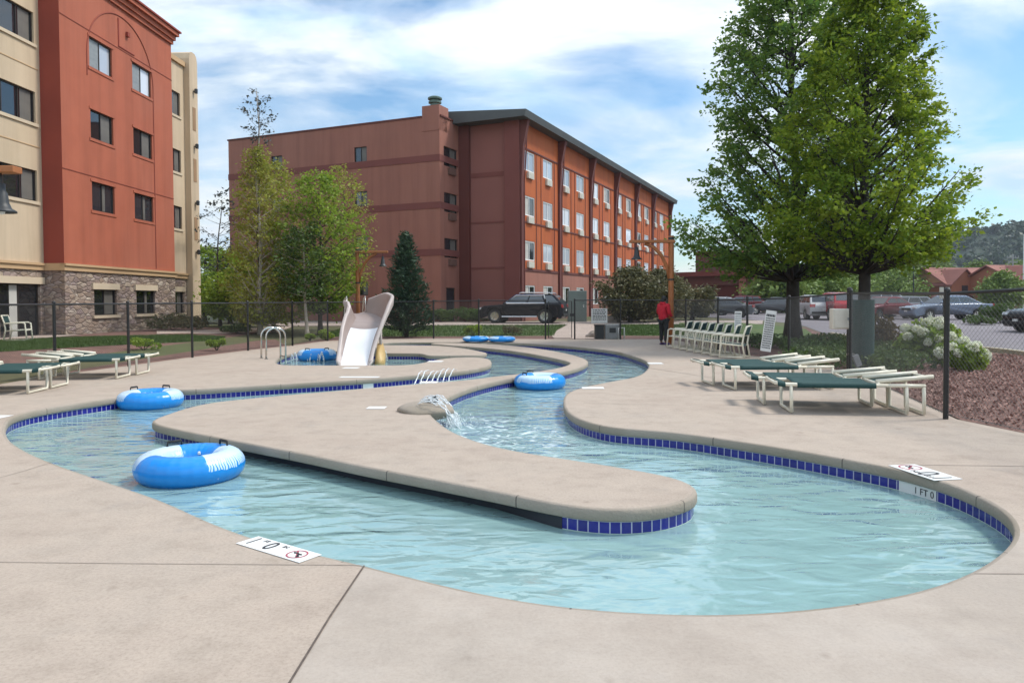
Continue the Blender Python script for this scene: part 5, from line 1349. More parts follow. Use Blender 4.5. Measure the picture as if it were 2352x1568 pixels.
chl = ['nearest cream patio chair of the row by the right fence, its back post standing free', 'second cream patio chair in the row, counted from the near end', 'third cream patio chair in the row, counted from the near end', 'fourth cream patio chair in the row, in its middle',
       'fifth cream patio chair in the row, counted from the near end', 'sixth cream patio chair in the row, third from the person', 'seventh cream patio chair in the row, second from the person', 'farthest cream patio chair of the row, next to the person in red']
for k in range(8):
    c = c0 + dch * (k / 7)
    if k == 0: CH.location = (c.x, c.y, 0); CH.rotation_euler = (0, 0, rzc); CH['label'] = chl[0]; CH['group'] = 'patio chairs lined up along the fence'
    else: dup(CH, (c.x, c.y, 0), rzc + random.uniform(-.03, .03), chl[k], 'patio chairs lined up along the fence')
dup(CH, tuple(T(42, 784)), .3, 'patio chair alone on the lawn side by the glass sliding door of the hotel', 'patio chairs').__setitem__('group', 'patio chairs')

# ============================================================ swim tubes
def tubemat():
    m, nt, b = newmat('inflatable vinyl'); tc = node(nt, 'ShaderNodeTexCoord'); sp = node(nt, 'ShaderNodeSeparateXYZ'); lk(nt, tc.outputs['Object'], sp.inputs[0])
    def mt(op, a, b_=None):
        n = node(nt, 'ShaderNodeMath', operation=op)
        for i, q in enumerate((a, b_)):
            if q is None: continue
            if isinstance(q, (int, float)): n.inputs[i].default_value = q
            else: lk(nt, q, n.inputs[i])
        return n.outputs[0]
    an = mt('ARCTAN2', sp.outputs[1], sp.outputs[0])
    c4 = mt('COSINE', mt('MULTIPLY', an, 2.0))                     # printed panels on two opposite sides
    nz = node(nt, 'ShaderNodeTexNoise'); nz.inputs['Scale'].default_value = 5; lk(nt, tc.outputs['Object'], nz.inputs['Vector'])
    edge = mt('ADD', c4, mt('MULTIPLY', mt('SUBTRACT', nz.outputs['Fac'], .5), .25))
    panel = mt('GREATER_THAN', edge, -.05)
    up = mt('ADD', mt('MULTIPLY', sp.outputs[2], 6.0), mt('MULTIPLY', mt('SUBTRACT', nz.outputs['Fac'], .5), .5)); hi = mt('GREATER_THAN', up, .12)
    wv = mt('SINE', mt('ADD', mt('MULTIPLY', an, 96.0), mt('MULTIPLY', nz.outputs['Fac'], 26.0)))
    lowz = mt('LESS_THAN', up, .85); stripe = mt('GREATER_THAN', wv, mt('MULTIPLY', up, 1.35)); cut = mt('SUBTRACT', 1.0, mt('MULTIPLY', lowz, stripe))
    fac = mt('MULTIPLY', mt('MULTIPLY', panel, hi), cut)
    mx = node(nt, 'ShaderNodeMixRGB'); mx.inputs['Color1'].default_value = (.010, .25, .70, 1); mx.inputs['Color2'].default_value = (.55, .72, .85, 1); lk(nt, fac, mx.inputs['Fac'])
    lk(nt, mx.outputs['Color'], b.inputs['Base Color']); b.inputs['Roughness'].default_value = .28; b.inputs['Specular IOR Level'].default_value = .5
    b.inputs['Subsurface Weight'].default_value = 0
    n2 = node(nt, 'ShaderNodeMath', operation='SINE'); lk(nt, mt('MULTIPLY', an, 28.0), n2.inputs[0])
    bp = node(nt, 'ShaderNodeBump'); bp.inputs['Strength'].default_value = .12; bp.inputs['Distance'].default_value = .01; lk(nt, n2.outputs[0], bp.inputs['Height']); lk(nt, bp.outputs['Normal'], b.inputs['Normal'])
    return m
M['vinyl'] = tubemat()
def tube_proto():
    root = thing('swim_tube', '', 'swim ring'); m = MB(); Rm, r = .365, .17; N, K = 72, 22
    for i in range(N):
        a = 2 * math.pi * i / N; pk = 1 - .012 * abs(math.sin(a * 14))
        for j in range(K):
            b = 2 * math.pi * j / K; rr = r * pk; m.v.append(((Rm + rr * math.cos(b)) * math.cos(a), (Rm + rr * math.cos(b)) * math.sin(a), rr * .93 * math.sin(b)))
    for i in range(N):
        for j in range(K): m.f.append((i * K + j, ((i + 1) % N) * K + j, ((i + 1) % N) * K + (j + 1) % K, i * K + (j + 1) % K)); m.mi.append(0)
    m.build('ring', M['vinyl'], root, smooth=True)
    for a in (R(140), R(52)):
        m = MB(); c, s = math.cos(a), math.sin(a); t = Vector((-s, c, 0)); o = Vector((c * Rm, s * Rm, r * .9))
        m.tube([o - t * .075, o - t * .072 + Vector((0, 0, .045)), o + t * .072 + Vector((0, 0, .045)), o + t * .075], .011, 8)
        m.build('handle', M['rubber'], root, smooth=True)
        m = MB(); m.tube([o - t * .06 + Vector((0, 0, .046)), o + t * .06 + Vector((0, 0, .046))], .015, 8); m.build('grip', M['rubber'], root, smooth=True)
    m = MB(); m.lathe([(.016, 0), (.016, .02), (.01, .03), (0, .032)], 8, (0, -Rm * .0 + .2, .07)); m.build('valve', M['white'], root)
    return root
TB = tube_proto(); TB.location = (0, 0, 0)
def tube_at(px, bottom, label, first=False, rz=0, scale=1, z=None, back=.44):
    w = G(px, bottom, WATER); c = Vector((w.x, w.y)) + Vector((w.x, w.y)).normalized() * back
    loc = (c.x, c.y, (WATER + .125) if z is None else z); g = 'blue inflatable swim tubes'
    if first: TB.location = loc; TB.rotation_euler = (0, 0, rz); TB['label'] = label; TB['group'] = g; o = TB
    else: o = dup(TB, loc, rz, label, g)
    o.scale = (scale, scale, scale); return o
tube_at(438, 1118, 'largest-looking blue tube with white zebra print, floating in the foreground channel', True, R(-2))
o = tube_at(346, 941, 'blue tube floating at the left end of the pool against the tiled wall', rz=R(20)); 
tube_at(1240, 896, 'blue tube floating in the right channel beside the island', rz=R(70))
o = tube_at(728, 829, 'dark blue tube floating in the wading pool left of the slide', rz=R(190), scale=1.12, z=WATER + .15)
q = G(1092, 786.5); o = dup(TB, (q.x, q.y + .55, .115), R(200), 'left one of two blue tubes lying on the far deck by the back fence', 'blue inflatable swim tubes'); o.scale = (1, 1, .62)
q = G(1152, 787); o = dup(TB, (q.x, q.y + .55, .115), R(30), 'right one of two blue tubes lying on the far deck by the back fence', 'blue inflatable swim tubes'); o.scale = (1, 1, .62)

# ============================================================ wooden lamp posts with hanging bell lantern
def lamp_proto(Hh=3.85):
    root = thing('wooden_lamp_post', '', 'lamp post'); rr = .095
    m = MB(); m.tube([(0, 0, 0), (0, 0, 1.5), (.01, 0, Hh - .3), (0, 0, Hh + .05)], [rr * 1.15, rr * 1.05, rr, rr], 10); m.build('post', M['timber'], root, smooth=True)
    m = MB(); m.obox((-1.5, -.11, Hh - .20), (1.62, 0, 0), (0, .22, 0), (0, 0, .10)); m.build('arm', M['timber'], root, bevel=.012)
    m = MB(); pts = [(-.95, 0, Hh - .22), (-.62, 0, Hh - .36), (-.34, 0, Hh - .66), (-.14, 0, Hh - 1.1), (-.06, 0, Hh - 1.5)]; m.tube(pts, .062, 8); m.build('brace', M['timber'], root, smooth=True)
    m = MB(); m.lathe([(rr * 1.12, 0), (rr * 1.12, .12)], 12, (0, 0, Hh - .12)); m.lathe([(rr * 1.16, 0), (rr * 1.16, .06)], 12, (0, 0, Hh - 1.55)); m.build('iron_strap', M['dark_iron'], root)
    lx = -1.24
    m = MB(); m.tube([(lx, 0, Hh - .2), (lx, 0, Hh - .42)], .012, 6); m.lathe([(.015, .42), (.055, .40), (.06, .30), (.085, .26), (.10, .12), (.135, .03), (.20, -.01), (.205, -.035), (.17, -.035), (.13, 0), (.0, .05)], 18, (lx, 0, Hh - .76))
    ln = m.build('lantern', M['dark_iron'], root, smooth=True)
    m = MB(); m.lathe([(0, -.07), (.04, -.05), (.05, -.01), (.04, .03)], 10, (lx, 0, Hh - .76)); m.build('bulb', M['white'], ln, smooth=True)
    return root
LP = lamp_proto(); b = G(1541, 790); LP.location = (b.x, b.y, 0); LP['label'] = 'wooden lamp post with hanging bell lantern behind the person in red'; LP['group'] = 'wooden lamp posts'; LP.rotation_euler = (0, 0, R(0))
b = P(823, 760, 34.6); o = dup(LP, (b.x, b.y, H(b.x, b.y)), R(180), 'slim wooden lamp post standing behind the water slide, its arm pointing right', 'wooden lamp posts'); o.scale = (.95, .95, 1.05)
o = dup(LP, (-9.05, 11.3, -.05), R(180), 'wooden lamp post at the left edge whose arm and lantern only enter the photo', 'wooden lamp posts'); o.location = (-9.02, 11.3, -.08)

# ============================================================ slide
def slide():
    e = G(810, 836, -.12)
    root = thing('water_slide', 'curved tan and white water slide running into the wading pool', 'water slide', (e.x, e.y + .25, WATER), R(11.5))
    path = [(0, -.3, .0), (0, .0, .07), (.06, .35, .32), (.17, .75, .72), (.30, 1.15, 1.02), (.40, 1.5, 1.16), (.40, 1.85, 1.25), (.26, 2.2, 1.36), (.04, 2.46, 1.42)]
    dense = []
    for i in range(len(path) - 1):
        p0 = Vector(path[max(i - 1, 0)]); p1 = Vector(path[i]); p2 = Vector(path[i + 1]); p3 = Vector(path[min(i + 2, len(path) - 1)])
        for k in range(6):
            t = k / 6; dense.append(.5 * ((2 * p1) + (p2 - p0) * t + (2 * p0 - 5 * p1 + 4 * p2 - p3) * t * t + (3 * p1 - p0 - 3 * p2 + p3) * t**3))
    dense.append(Vector(path[-1])); n = len(dense); rings = []
    for i, p in enumerate(dense):
        t = (dense[min(i + 1, n - 1)] - dense[max(i - 1, 0)]).normalized(); side = t.cross(Vector((0, 0, 1))).normalized()
        k = i / (n - 1); wd = .35 + .06 * sm(0, .5, k) - .10 * sm(.6, 1, k)
        hr = .14 + .18 * sm(.05, .4, k) + .42 * sm(.3, .66, k) - .30 * sm(.78, 1, k); hl = .14 + .16 * sm(.05, .4, k) + .08 * sm(.3, .8, k); fl = .05 + .19 * sm(.15, .6, k) - .06 * sm(.8, 1, k)
        rings.append((p, side, wd, hl, hr, fl))
    Z = Vector((0, 0, 1))
    def P2(r, u, v): return r[0] + r[1] * u + Z * v
    def floor(a, b, name, mat):
        m = MB(); m.loft([[P2(r, r[2] * q, .05 * q * q) for q in (-1, -.8, -.4, 0, .4, .8, 1)] for r in rings[a:b]], closed=False); m.build(name, mat, root, smooth=True)
    kc = 23; floor(0, kc + 1, 'flume', M['slide_white']); floor(kc, n, 'upper_flume', M['slide_inner'])
    for sg, hi, nm in ((1, 4, 'outer_wall'), (-1, 3, 'inner_wall')):
        m = MB(); rr = []
        for r in rings:
            h, w, f = r[hi], r[2], r[5] * (1 if sg > 0 else .6)
            sec = [(w, .05), (w + f * .35, h * .35), (w + f * .8, h * .75), (w + f, h), (w + f + .03, h + .03), (w + f + .09, h + .035), (w + f + .11, h), (w + f + .09, h * .7), (w + f * .5 + .07, h * .3), (w * .98, -.08), (.03, -.12), (.03, -.05), (w * .9, -.02)]
            rr.append([P2(r, sg * u, v) for u, v in sec])
        m.loft(rr); k13 = len(rr[0])
        m.mi = [1 if (i % k13 in (0, 1, 2, 12) and i < k13 * (len(rr) - 1) and i // k13 > 8) else 0 for i in range(len(m.f))]
        m.build(nm, [M['slide_tan'], M['slide_inner']], root, smooth=True)
    for (x, y, h) in ((.75, 1.3, 1.1), (.05, 1.5, 1.1), (.6, 2.3, 1.25), (-.05, 2.3, 1.3)):
        m = MB(); m.tube([(x, y, .1), (x, y, h)], .045, 10); m.build('support_leg', M['slide_tan'], root, smooth=True)
    for sg in (-1, 1):
        m = MB(); m.tube([(.05 + sg * .28, 2.45, 1.45), (.03 + sg * .28, 2.48, 1.95), (-.02 + sg * .28, 2.7, 1.9), (-.12 + sg * .28, 3.1, .25)], .02, 8); m.build('handrail', M['steel'], root, smooth=True)
    for k in range(5):
        m = MB(); m.box((-.02 - .02 * (4 - k), 2.62 + .09 * (4 - k), .45 + k * .22), (.54, .14, .04)); m.build('step', M['slide_tan'], root)
    m = MB(); m.loft([[(.55, .45, -.1), (.85, .45, -.1), (.85, 1.5, -.1), (.55, 1.5, -.1)], [(.58, .5, .12), (.80, .55, .12), (.9, 1.45, .22), (.6, 1.45, .22)], [(.62, .8, .38), (.74, .85, .38), (.82, 1.4, .55), (.66, 1.4, .55)]])
    m.build('moulded_base', M['ochre'], root, smooth=True)
    return root
slide()
# ============================================================ grab rails
def grab():
    a = G(634, 824); root = thing('pool_grab_rails', 'pair of bent steel grab rails at the wading pool steps', 'grab rail', (a.x, a.y, 0), R(35))
    for y in (0, .46):
        m = MB(); arc = [(-.27 + .27 - .27 * math.cos(math.pi * k / 10), y, .62 + .25 * math.sin(math.pi * k / 10)) for k in range(11)]
        m.tube([(-.27, y, 0)] + [(p[0] , p[1], p[2]) for p in arc] + [(.27, y, -.35)], .025, 10); m.build('rail', M['steel'], root, smooth=True)
        m = MB(); m.lathe([(.055, 0), (.055, .012), (.03, .02)], 12, (-.27, y, 0)); m.build('base_flange', M['steel'], root)
    m = MB(); m.tube([(.27, 0, .05), (.27, .46, .05)], .018, 8); m.build('cross_bar', M['steel'], root)
grab()
# ============================================================ water jets
def jetmat():
    m, nt, b = newmat('spraying water'); b.inputs['Base Color'].default_value = (.86, .90, .92, 1); b.inputs['Roughness'].default_value = .15
    tr = node(nt, 'ShaderNodeBsdfTransparent'); mx = node(nt, 'ShaderNodeMixShader'); mx.inputs['Fac'].default_value = .55
    tc = node(nt, 'ShaderNodeTexCoord'); n = node(nt, 'ShaderNodeTexNoise'); n.inputs['Scale'].default_value = 24; lk(nt, tc.outputs['Object'], n.inputs['Vector'])
    rp = ramp(nt, [(.35, (.25, .25, .25)), (.65, (.9, .9, .9))]); lk(nt, n.outputs['Fac'], rp.inputs['Fac']); lk(nt, rp.outputs['Color'], mx.inputs['Fac'])
    lk(nt, tr.outputs[0], mx.inputs[1]); lk(nt, b.outputs[0], mx.inputs[2]); lk(nt, mx.outputs[0], nt.nodes['Material Output'].inputs['Surface']); return m
M['jet'] = jetmat()
def arc(m, p0, d, h, r0, r1, drop=0, n=12, jit=.01):
    pts = []; 
    for k in range(n + 1):
        t = k / n; z = p0[2] + 4 * h * t * (1 - t) + drop * t * t
        pts.append((p0[0] + d[0] * t + random.uniform(-jit, jit), p0[1] + d[1] * t + random.uniform(-jit, jit), z + random.uniform(-jit, jit)))
    m.tube(pts, [r0 + (r1 - r0) * k / n for k in range(n + 1)], 6)
def droplets(m, c, sp, n, r):
    for k in range(n):
        p = Vector(c) + Vector((random.gauss(0, sp[0]), random.gauss(0, sp[1]), abs(random.gauss(0, sp[2])))); m.lathe([(0, -r), (r * .8, 0), (0, r)], 5, p)
# low row of arching jets across the inner channel
a = G(965, 861, -.05); root = thing('jet_row', 'row of low arching water jets crossing the inner channel', 'water jets', tuple(a))
for k in range(7):
    p = G(1052 - 12 * k, 855 + k * 1.2, -.06); m = MB(); arc(m, (p.x, p.y, -.06), (-.16, -.95), .15 + random.uniform(-.02, .03), .009, .015, -.15); m.build('jet', M['jet'], root, smooth=True, world=True)
    m = MB(); droplets(m, (p.x - .16, p.y - .95, WATER + .02), (.08, .1, .03), 14, .01); m.build('spray_drops', M['jet'], root, world=True)  # loose water droplets where the jet lands
# spout fountain with mound
sp = G(960, 944); root = thing('fountain_spout', 'round concrete spout on the island edge pouring white water into the right channel', 'fountain', (sp.x, sp.y, 0))
m = MB(); m.blob((sp.x + .12, sp.y, .0), (.42, .34, .13), 22, 12, .12, 3); m.build('mound', M['coping'], root, smooth=True, world=True)
m = MB(); m.tube([(sp.x + .1, sp.y, .08), (sp.x + .28, sp.y + .02, .18)], .05, 10); m.build('nozzle', M['dark_iron'], root, world=True)
for k in range(13):
    m = MB(); y = sp.y - .18 + .036 * k; arc(m, (sp.x + .02 + random.uniform(0, .12), y, .14), (.48 + random.uniform(-.08, .16), -.10 + random.uniform(-.14, .12)), (.09 + random.uniform(-.04, .04)), .007, .012, -.36, 14, .016)
    m.build('jet', M['jet'], root, smooth=True, world=True)
m = MB(); droplets(m, (sp.x + .52, sp.y - .1, WATER + .02), (.13, .2, .06), 420, .009); m.build('spray_drops', M['jet'], root, world=True)['kind'] = 'stuff'  # scattered spray droplets below the spout
# little upright jets in the wading pool
root = thing('wading_jets', 'small upright water jets bubbling in the wading pool by the slide', 'water jets', tuple(G(700, 836, WATER)))
for px, h in ((652, .25), (692, .22), (716, .28), (868, .3)):
    p = G(px, 836, WATER); p = Vector((p.x, p.y + .9, WATER)); m = MB(); arc(m, p, (.10, .05), h, .018, .028); arc(m, p, (-.08, .05), h * .8, .012, .02); m.build('jet', M['jet'], root, smooth=True, world=True)

# ============================================================ person
def skin_obj(name, V, E, rad, mat, parent, root_i=0, sub=2):
    me = bpy.data.meshes.new(name); me.from_pydata(V, E, []); me.materials.append(mat)
    o = bpy.data.objects.new(name, me); COL.objects.link(o); o.parent = parent
    o.modifiers.new('skin', 'SKIN'); 
    sv = me.skin_vertices[0].data if me.skin_vertices else None
    if sv is None:
        bm = bmesh.new(); bm.from_mesh(me); bm.verts.layers.skin.verify(); bm.to_mesh(me); bm.free(); sv = me.skin_vertices[0].data
    for i, r in enumerate(rad):
        sv[i].radius = r if hasattr(r, '__len__') else (r, r); sv[i].use_root = (i == root_i)
    s = o.modifiers.new('sub', 'SUBSURF'); s.levels = sub; s.render_levels = sub
    return o
def person():
    b = G(1524, 792); root = thing('person', 'person in red hooded top and dark trousers standing by the wooden lamp post', 'person', (b.x, b.y, 0), R(35))
    # facing +x (slightly away), standing 1.70 m
    V = [(0, 0, .93), (0, 0, 1.12), (0, 0, 1.32), (0, 0, 1.45), (.02, 0, 1.53), (.03, 0, 1.61)]; E = [(0, 1), (1, 2), (2, 3), (3, 4), (4, 5)]; rad = [(.15, .12), (.135, .11), (.16, .115), (.08, .075), (.055, .055), (.075, .09)]
    for sg in (-1, 1):
        i = len(V); V += [(0, sg * .10, .88), (.02, sg * .105, .50), (-.01, sg * .105, .10), (.08, sg * .115, .035), (.16, sg * .12, .03)]; E += [(0, i), (i, i + 1), (i + 1, i + 2), (i + 2, i + 3), (i + 3, i + 4)]; rad += [.095, .062, .042, .042, .035]
        i = len(V); V += [(0, sg * .19, 1.40), (.0, sg * .25, 1.14), (.18, sg * .22, 1.00), (.25, sg * .20, .97)]; E += [(3, i), (i, i + 1), (i + 1, i + 2), (i + 2, i + 3)]; rad += [.06, .048, .036, .034]
        for f in range(5):
            a = (f - 2) * .018; j = len(V); ln = (.055, .075, .08, .075, .06)[f]
            if f == 0: V += [(.27, sg * .17, .975), (.31, sg * .155, .965)]
            else: V += [(.29 + ln * .4, sg * .20 + a, .955), (.30 + ln * .8, sg * .20 + a, .925)]
            E += [(i + 3, j), (j, j + 1)]; rad += [.010, .008]
    skin_obj('body', V, E, rad, M['skin'], root)
    # hoodie
    V = [(0, 0, .86), (0, 0, 1.0), (0, 0, 1.18), (0, 0, 1.36), (-.02, 0, 1.47)]; E = [(0, 1), (1, 2), (2, 3), (3, 4)]; rad = [(.20, .17), (.205, .175), (.205, .17), (.19, .14), (.10, .10)]
    for sg in (-1, 1):
        i = len(V); V += [(0, sg * .205, 1.40), (.0, sg * .265, 1.14), (.17, sg * .23, 1.01)]; E += [(3, i), (i, i + 1), (i + 1, i + 2)]; rad += [.085, .07, .055]
    skin_obj('hooded_top', V, E, rad, M['red_cloth'], root)
    V = [(0, 0, .92), (0, .10, .84), (.02, .108, .50), (-.01, .108, .12), (0, -.10, .84), (.02, -.108, .50), (-.01, -.108, .12)]; E = [(0, 1), (1, 2), (2, 3), (0, 4), (4, 5), (5, 6)]
    skin_obj('trousers', V, E, [(.16, .13), .115, .08, .062, .115, .08, .062], M['dark_cloth'], root)
    m = MB(); m.blob((.015, 0, 1.645), (.105, .098, .10), 16, 10, .08, 4); m.blob((-.06, 0, 1.56), (.06, .085, .07), 12, 8, .08, 6); m.build('hair', M['hair'], root, smooth=True)
    m = MB(); m.blob((-.05, 0, 1.47), (.10, .13, .07), 14, 8, .1, 1); m.build('hood', M['red_cloth'], root, smooth=True)
    for sg in (-1, 1):
        m = MB(); m.blob((.06, sg * .115, .045), (.135, .052, .05), 14, 8, .06, 2); m.build('shoe', M['shoe'], root, smooth=True)
        m = MB(); m.blob((.105, sg * .032, 1.635), (.012, .014, .008), 8, 6, 0); m.build('eye', M['white'], root, smooth=True)
    m = MB(); m.blob((.122, 0, 1.605), (.018, .014, .026), 8, 6, 0); m.build('nose', M['skin'], root, smooth=True)
person()

# ============================================================ signs, boxes, bins
def sign(name, label, c, w, h, rz, tilt, rows, post=False):
    root = thing(name, label, 'sign', tuple(c), rz); 
    bx = MB(); bx.box((0, 0, 0), (w, .012, h)); o = bx.build('board', M['white'], root); o.rotation_euler = (0, tilt, 0)
    m = MB(); z = h / 2 - h * .12
    for (k, bold) in rows:
        x = -w * .40
        while x < w * .38:
            ln = random.uniform(.05, .13) * w * (1.3 if bold else 1); ln = min(ln, w * .42 - x); hh = h * (.06 if bold else .028)
            m.box((x + ln / 2, -.008, z), (ln, .003, hh)); x += ln + w * .03
        z -= h * k
    q = m.build('faded_lettering', M['grey_metal'] if not rows[0][1] else M['ink'], o)
    return root
p = P(1376.5, 725, 30.25); sign('rules_sign', 'square white pool rules sign with blurred dark lines on the back fence', p, .66, .60, 0, 0, [(.14, True), (.11, True), (.14, True), (.11, True), (.14, True), (.11, True)])
p = P(1765, 760, 19.7); sign('rules_board', 'tall narrow white rules board hanging tilted on the right fence', p, .27, 1.10, R(-25), R(8), [(.075, True)] + [(.055, False)] * 14)
p = P(1695, 736, 20.9); sign('rules_board', 'small faded white notice on the fence above the chair row', p, .19, .52, R(-25), R(2), [(.11, True)] + [(.1, False)] * 7)
def two_board_post():
    c = base_at(2168, 26); root = thing('sign_post', 'parking sign post with two small white boards seen from behind, beyond the fence', 'sign post', c)
    m = MB(); m.box((0, 0, 1.0), (.05, .05, 2.0)); m.build('post', M['dark_iron'], root)
    for sg in (-1, 1): m = MB(); m.box((sg * .105, -.03, 1.83), (.15, .012, .40)); m.build('sign_board', M['box_white'], root)
two_board_post()
def white_box():
    p = P(1930, 732, 15.9); root = thing('equipment_box', 'ivory equipment box fixed to the double fence post on the right', 'box', tuple(p))
    m = MB(); m.box((0, 0, 0), (.40, .2, .44)); m.build('case', M['box_white'], root, bevel=.02)
    m = MB(); m.box((.0, -.108, .0), (.34, .012, .38)); m.build('lid', M['box_white'], root, bevel=.004)
    m = MB(); m.box((.12, -.118, 0), (.03, .014, .06)); m.build('latch', M['grey_metal'], root)
    q = P(1950, 870, 15.85); root = thing('steel_gate_post', 'thick black gate post carrying the ivory box', 'post', (q.x, q.y, 0))
    m = MB(); m.lathe([(.055, 0), (.055, 1.78), (.062, 1.79), (.062, 1.83), (0, 1.86)], 14, (0, 0, 0)); m.build('post', M['black_metal'], root)
    m = MB(); m.box((0, -.06, .42), (.16, .03, .04)); m.build('strap', M['steel'], root)
    p = P(1968, 828, 15.7); root = thing('phone_box', 'small grey box hanging from a cable by the black gate post', 'box', tuple(p), 0)
    m = MB(); m.box((0, 0, 0), (.13, .08, .26)); o = m.build('case', M['grey_metal'], root, bevel=.01); o.rotation_euler = (0, R(-22), 0)
    m = MB(); m.tube([(-.05, .02, .12), (-.1, .03, .18), (-.12, .03, .05), (-.13, .03, -.3)], .008, 6); m.build('cable', M['rubber'], root)
white_box()
def mesh_roll():
    p = P(1983, 850, 16.6); root = thing('mesh_roll', 'rolled green mesh screen standing against the right fence beside the black gate post', 'mesh screen', (p.x, p.y, 0)); m = MB()
    pts = []
    for k in range(70):
        a = k * .33; r = .09 + .0023 * k; pts.append((r * math.cos(a), r * math.sin(a)))
    m.loft([[(x, y, .02) for x, y in pts], [(x * 1.02, y * .98, .8) for x, y in pts], [(x, y, 1.58) for x, y in pts]], closed=False); m.build('screen', M['mesh_green'], root, smooth=True)
mesh_roll()
def bins():
    p = G(1381, 780); root = thing('litter_bin', 'dark square litter bin outside the back fence under the rules sign', 'bin', (p.x, p.y + .55, 0))
    m = MB(); m.obox((-.2, -.2, 0), (.36, 0, 0), (0, .4, 0), (0, 0, .55)); m.build('bin_body', M['dark_iron'], root, bevel=.02); m = MB(); m.box((-.02, 0, .57), (.40, .44, .05)); m.build('lid', M['rubber'], root, bevel=.015)
    p = G(1406, 780); root = thing('pump_cabinet', 'grey pump cabinet with a dark vent next to the litter bin', 'cabinet', (p.x + .1, p.y + .7, 0))
    m = MB(); m.obox((-.32, -.25, 0), (.64, 0, 0), (0, .5, 0), (0, 0, .60)); m.build('case', M['grey_metal'], root, bevel=.02); m = MB(); m.box((-.02, -.256, .36), (.26, .012, .2)); m.build('vent', M['dark_iron'], root)
    m = MB(); m.tube([(.22, -.3, 0), (.22, -.3, .45), (.45, -.3, .47), (.45, -.3, 0)], .03, 8); m.build('pipe', M['white'], root, smooth=True)
    p = base_at(1325, 46.2); root = thing('utility_cabinet', 'tall grey-green utility cabinet behind the tail of the black car', 'cabinet', p)
    m = MB(); m.obox((-.58, -.4, 0), (1.16, 0, 0), (0, .8, 0), (0, 0, 1.95)); m.build('case', M['cabinet'], root, bevel=.03); m = MB(); m.box((-.02, -.406, 1.0), (1.0, .012, 1.7)); m.build('door', M['cabinet'], root, bevel=.004); m = MB(); m.box((.38, -.42, 1.0), (.05, .03, .18)); m.build('handle', M['steel'], root)
bins()
def pole(px, Y, h, label, arms, name='utility_pole', mat='grey_metal', r=.14):
    c = base_at(px, Y); root = thing(name, label, 'pole', c); m = MB(); m.tube([(0, 0, 0), (0, 0, h)], [r, r * .65], 10); m.build('shaft', M[mat], root)
    for z, w in arms:
        m = MB(); m.box((0, 0, z), (w, .1, .12)); 
        for s in (-.45, -.2, .2, .45): m.lathe([(.05, 0), (.05, .18), (0, .2)], 6, (w * s, 0, z + .06))
        m.build('crossarm', M[mat], root)
pole(2325, 108, 7.8, 'grey utility pole with cross arms in front of the red houses', [(7.3, 1.8), (6.6, 1.4)])
pole(2350, 100, 10.0, 'pale tall mast at the right edge of the photo', [], 'mast', 'white', .1)
pole(2098, 100, 6.6, 'thin dark pole among the far trees left of the red house', [(6.3, 1.2)], 'utility_pole', 'dark_iron', .1)
w = MB()
for k, z in enumerate((7.5, 7.2, 6.7, 4.6, 4.1)):
    a = base_at(1900, 125); b2 = base_at(2325, 108); n = 12
    w.tube([(a[0] + (b2[0] - a[0]) * i / n, a[1] + (b2[1] - a[1]) * i / n + k * .1, z - .3 - 3 * .3 * (i / n) * (1 - i / n)) for i in range(n + 1)], .022, 4)
o = w.build('overhead_wires', M['dark_iron']); tag(o, 'thin overhead wires strung between poles beyond the car park', 'wires')

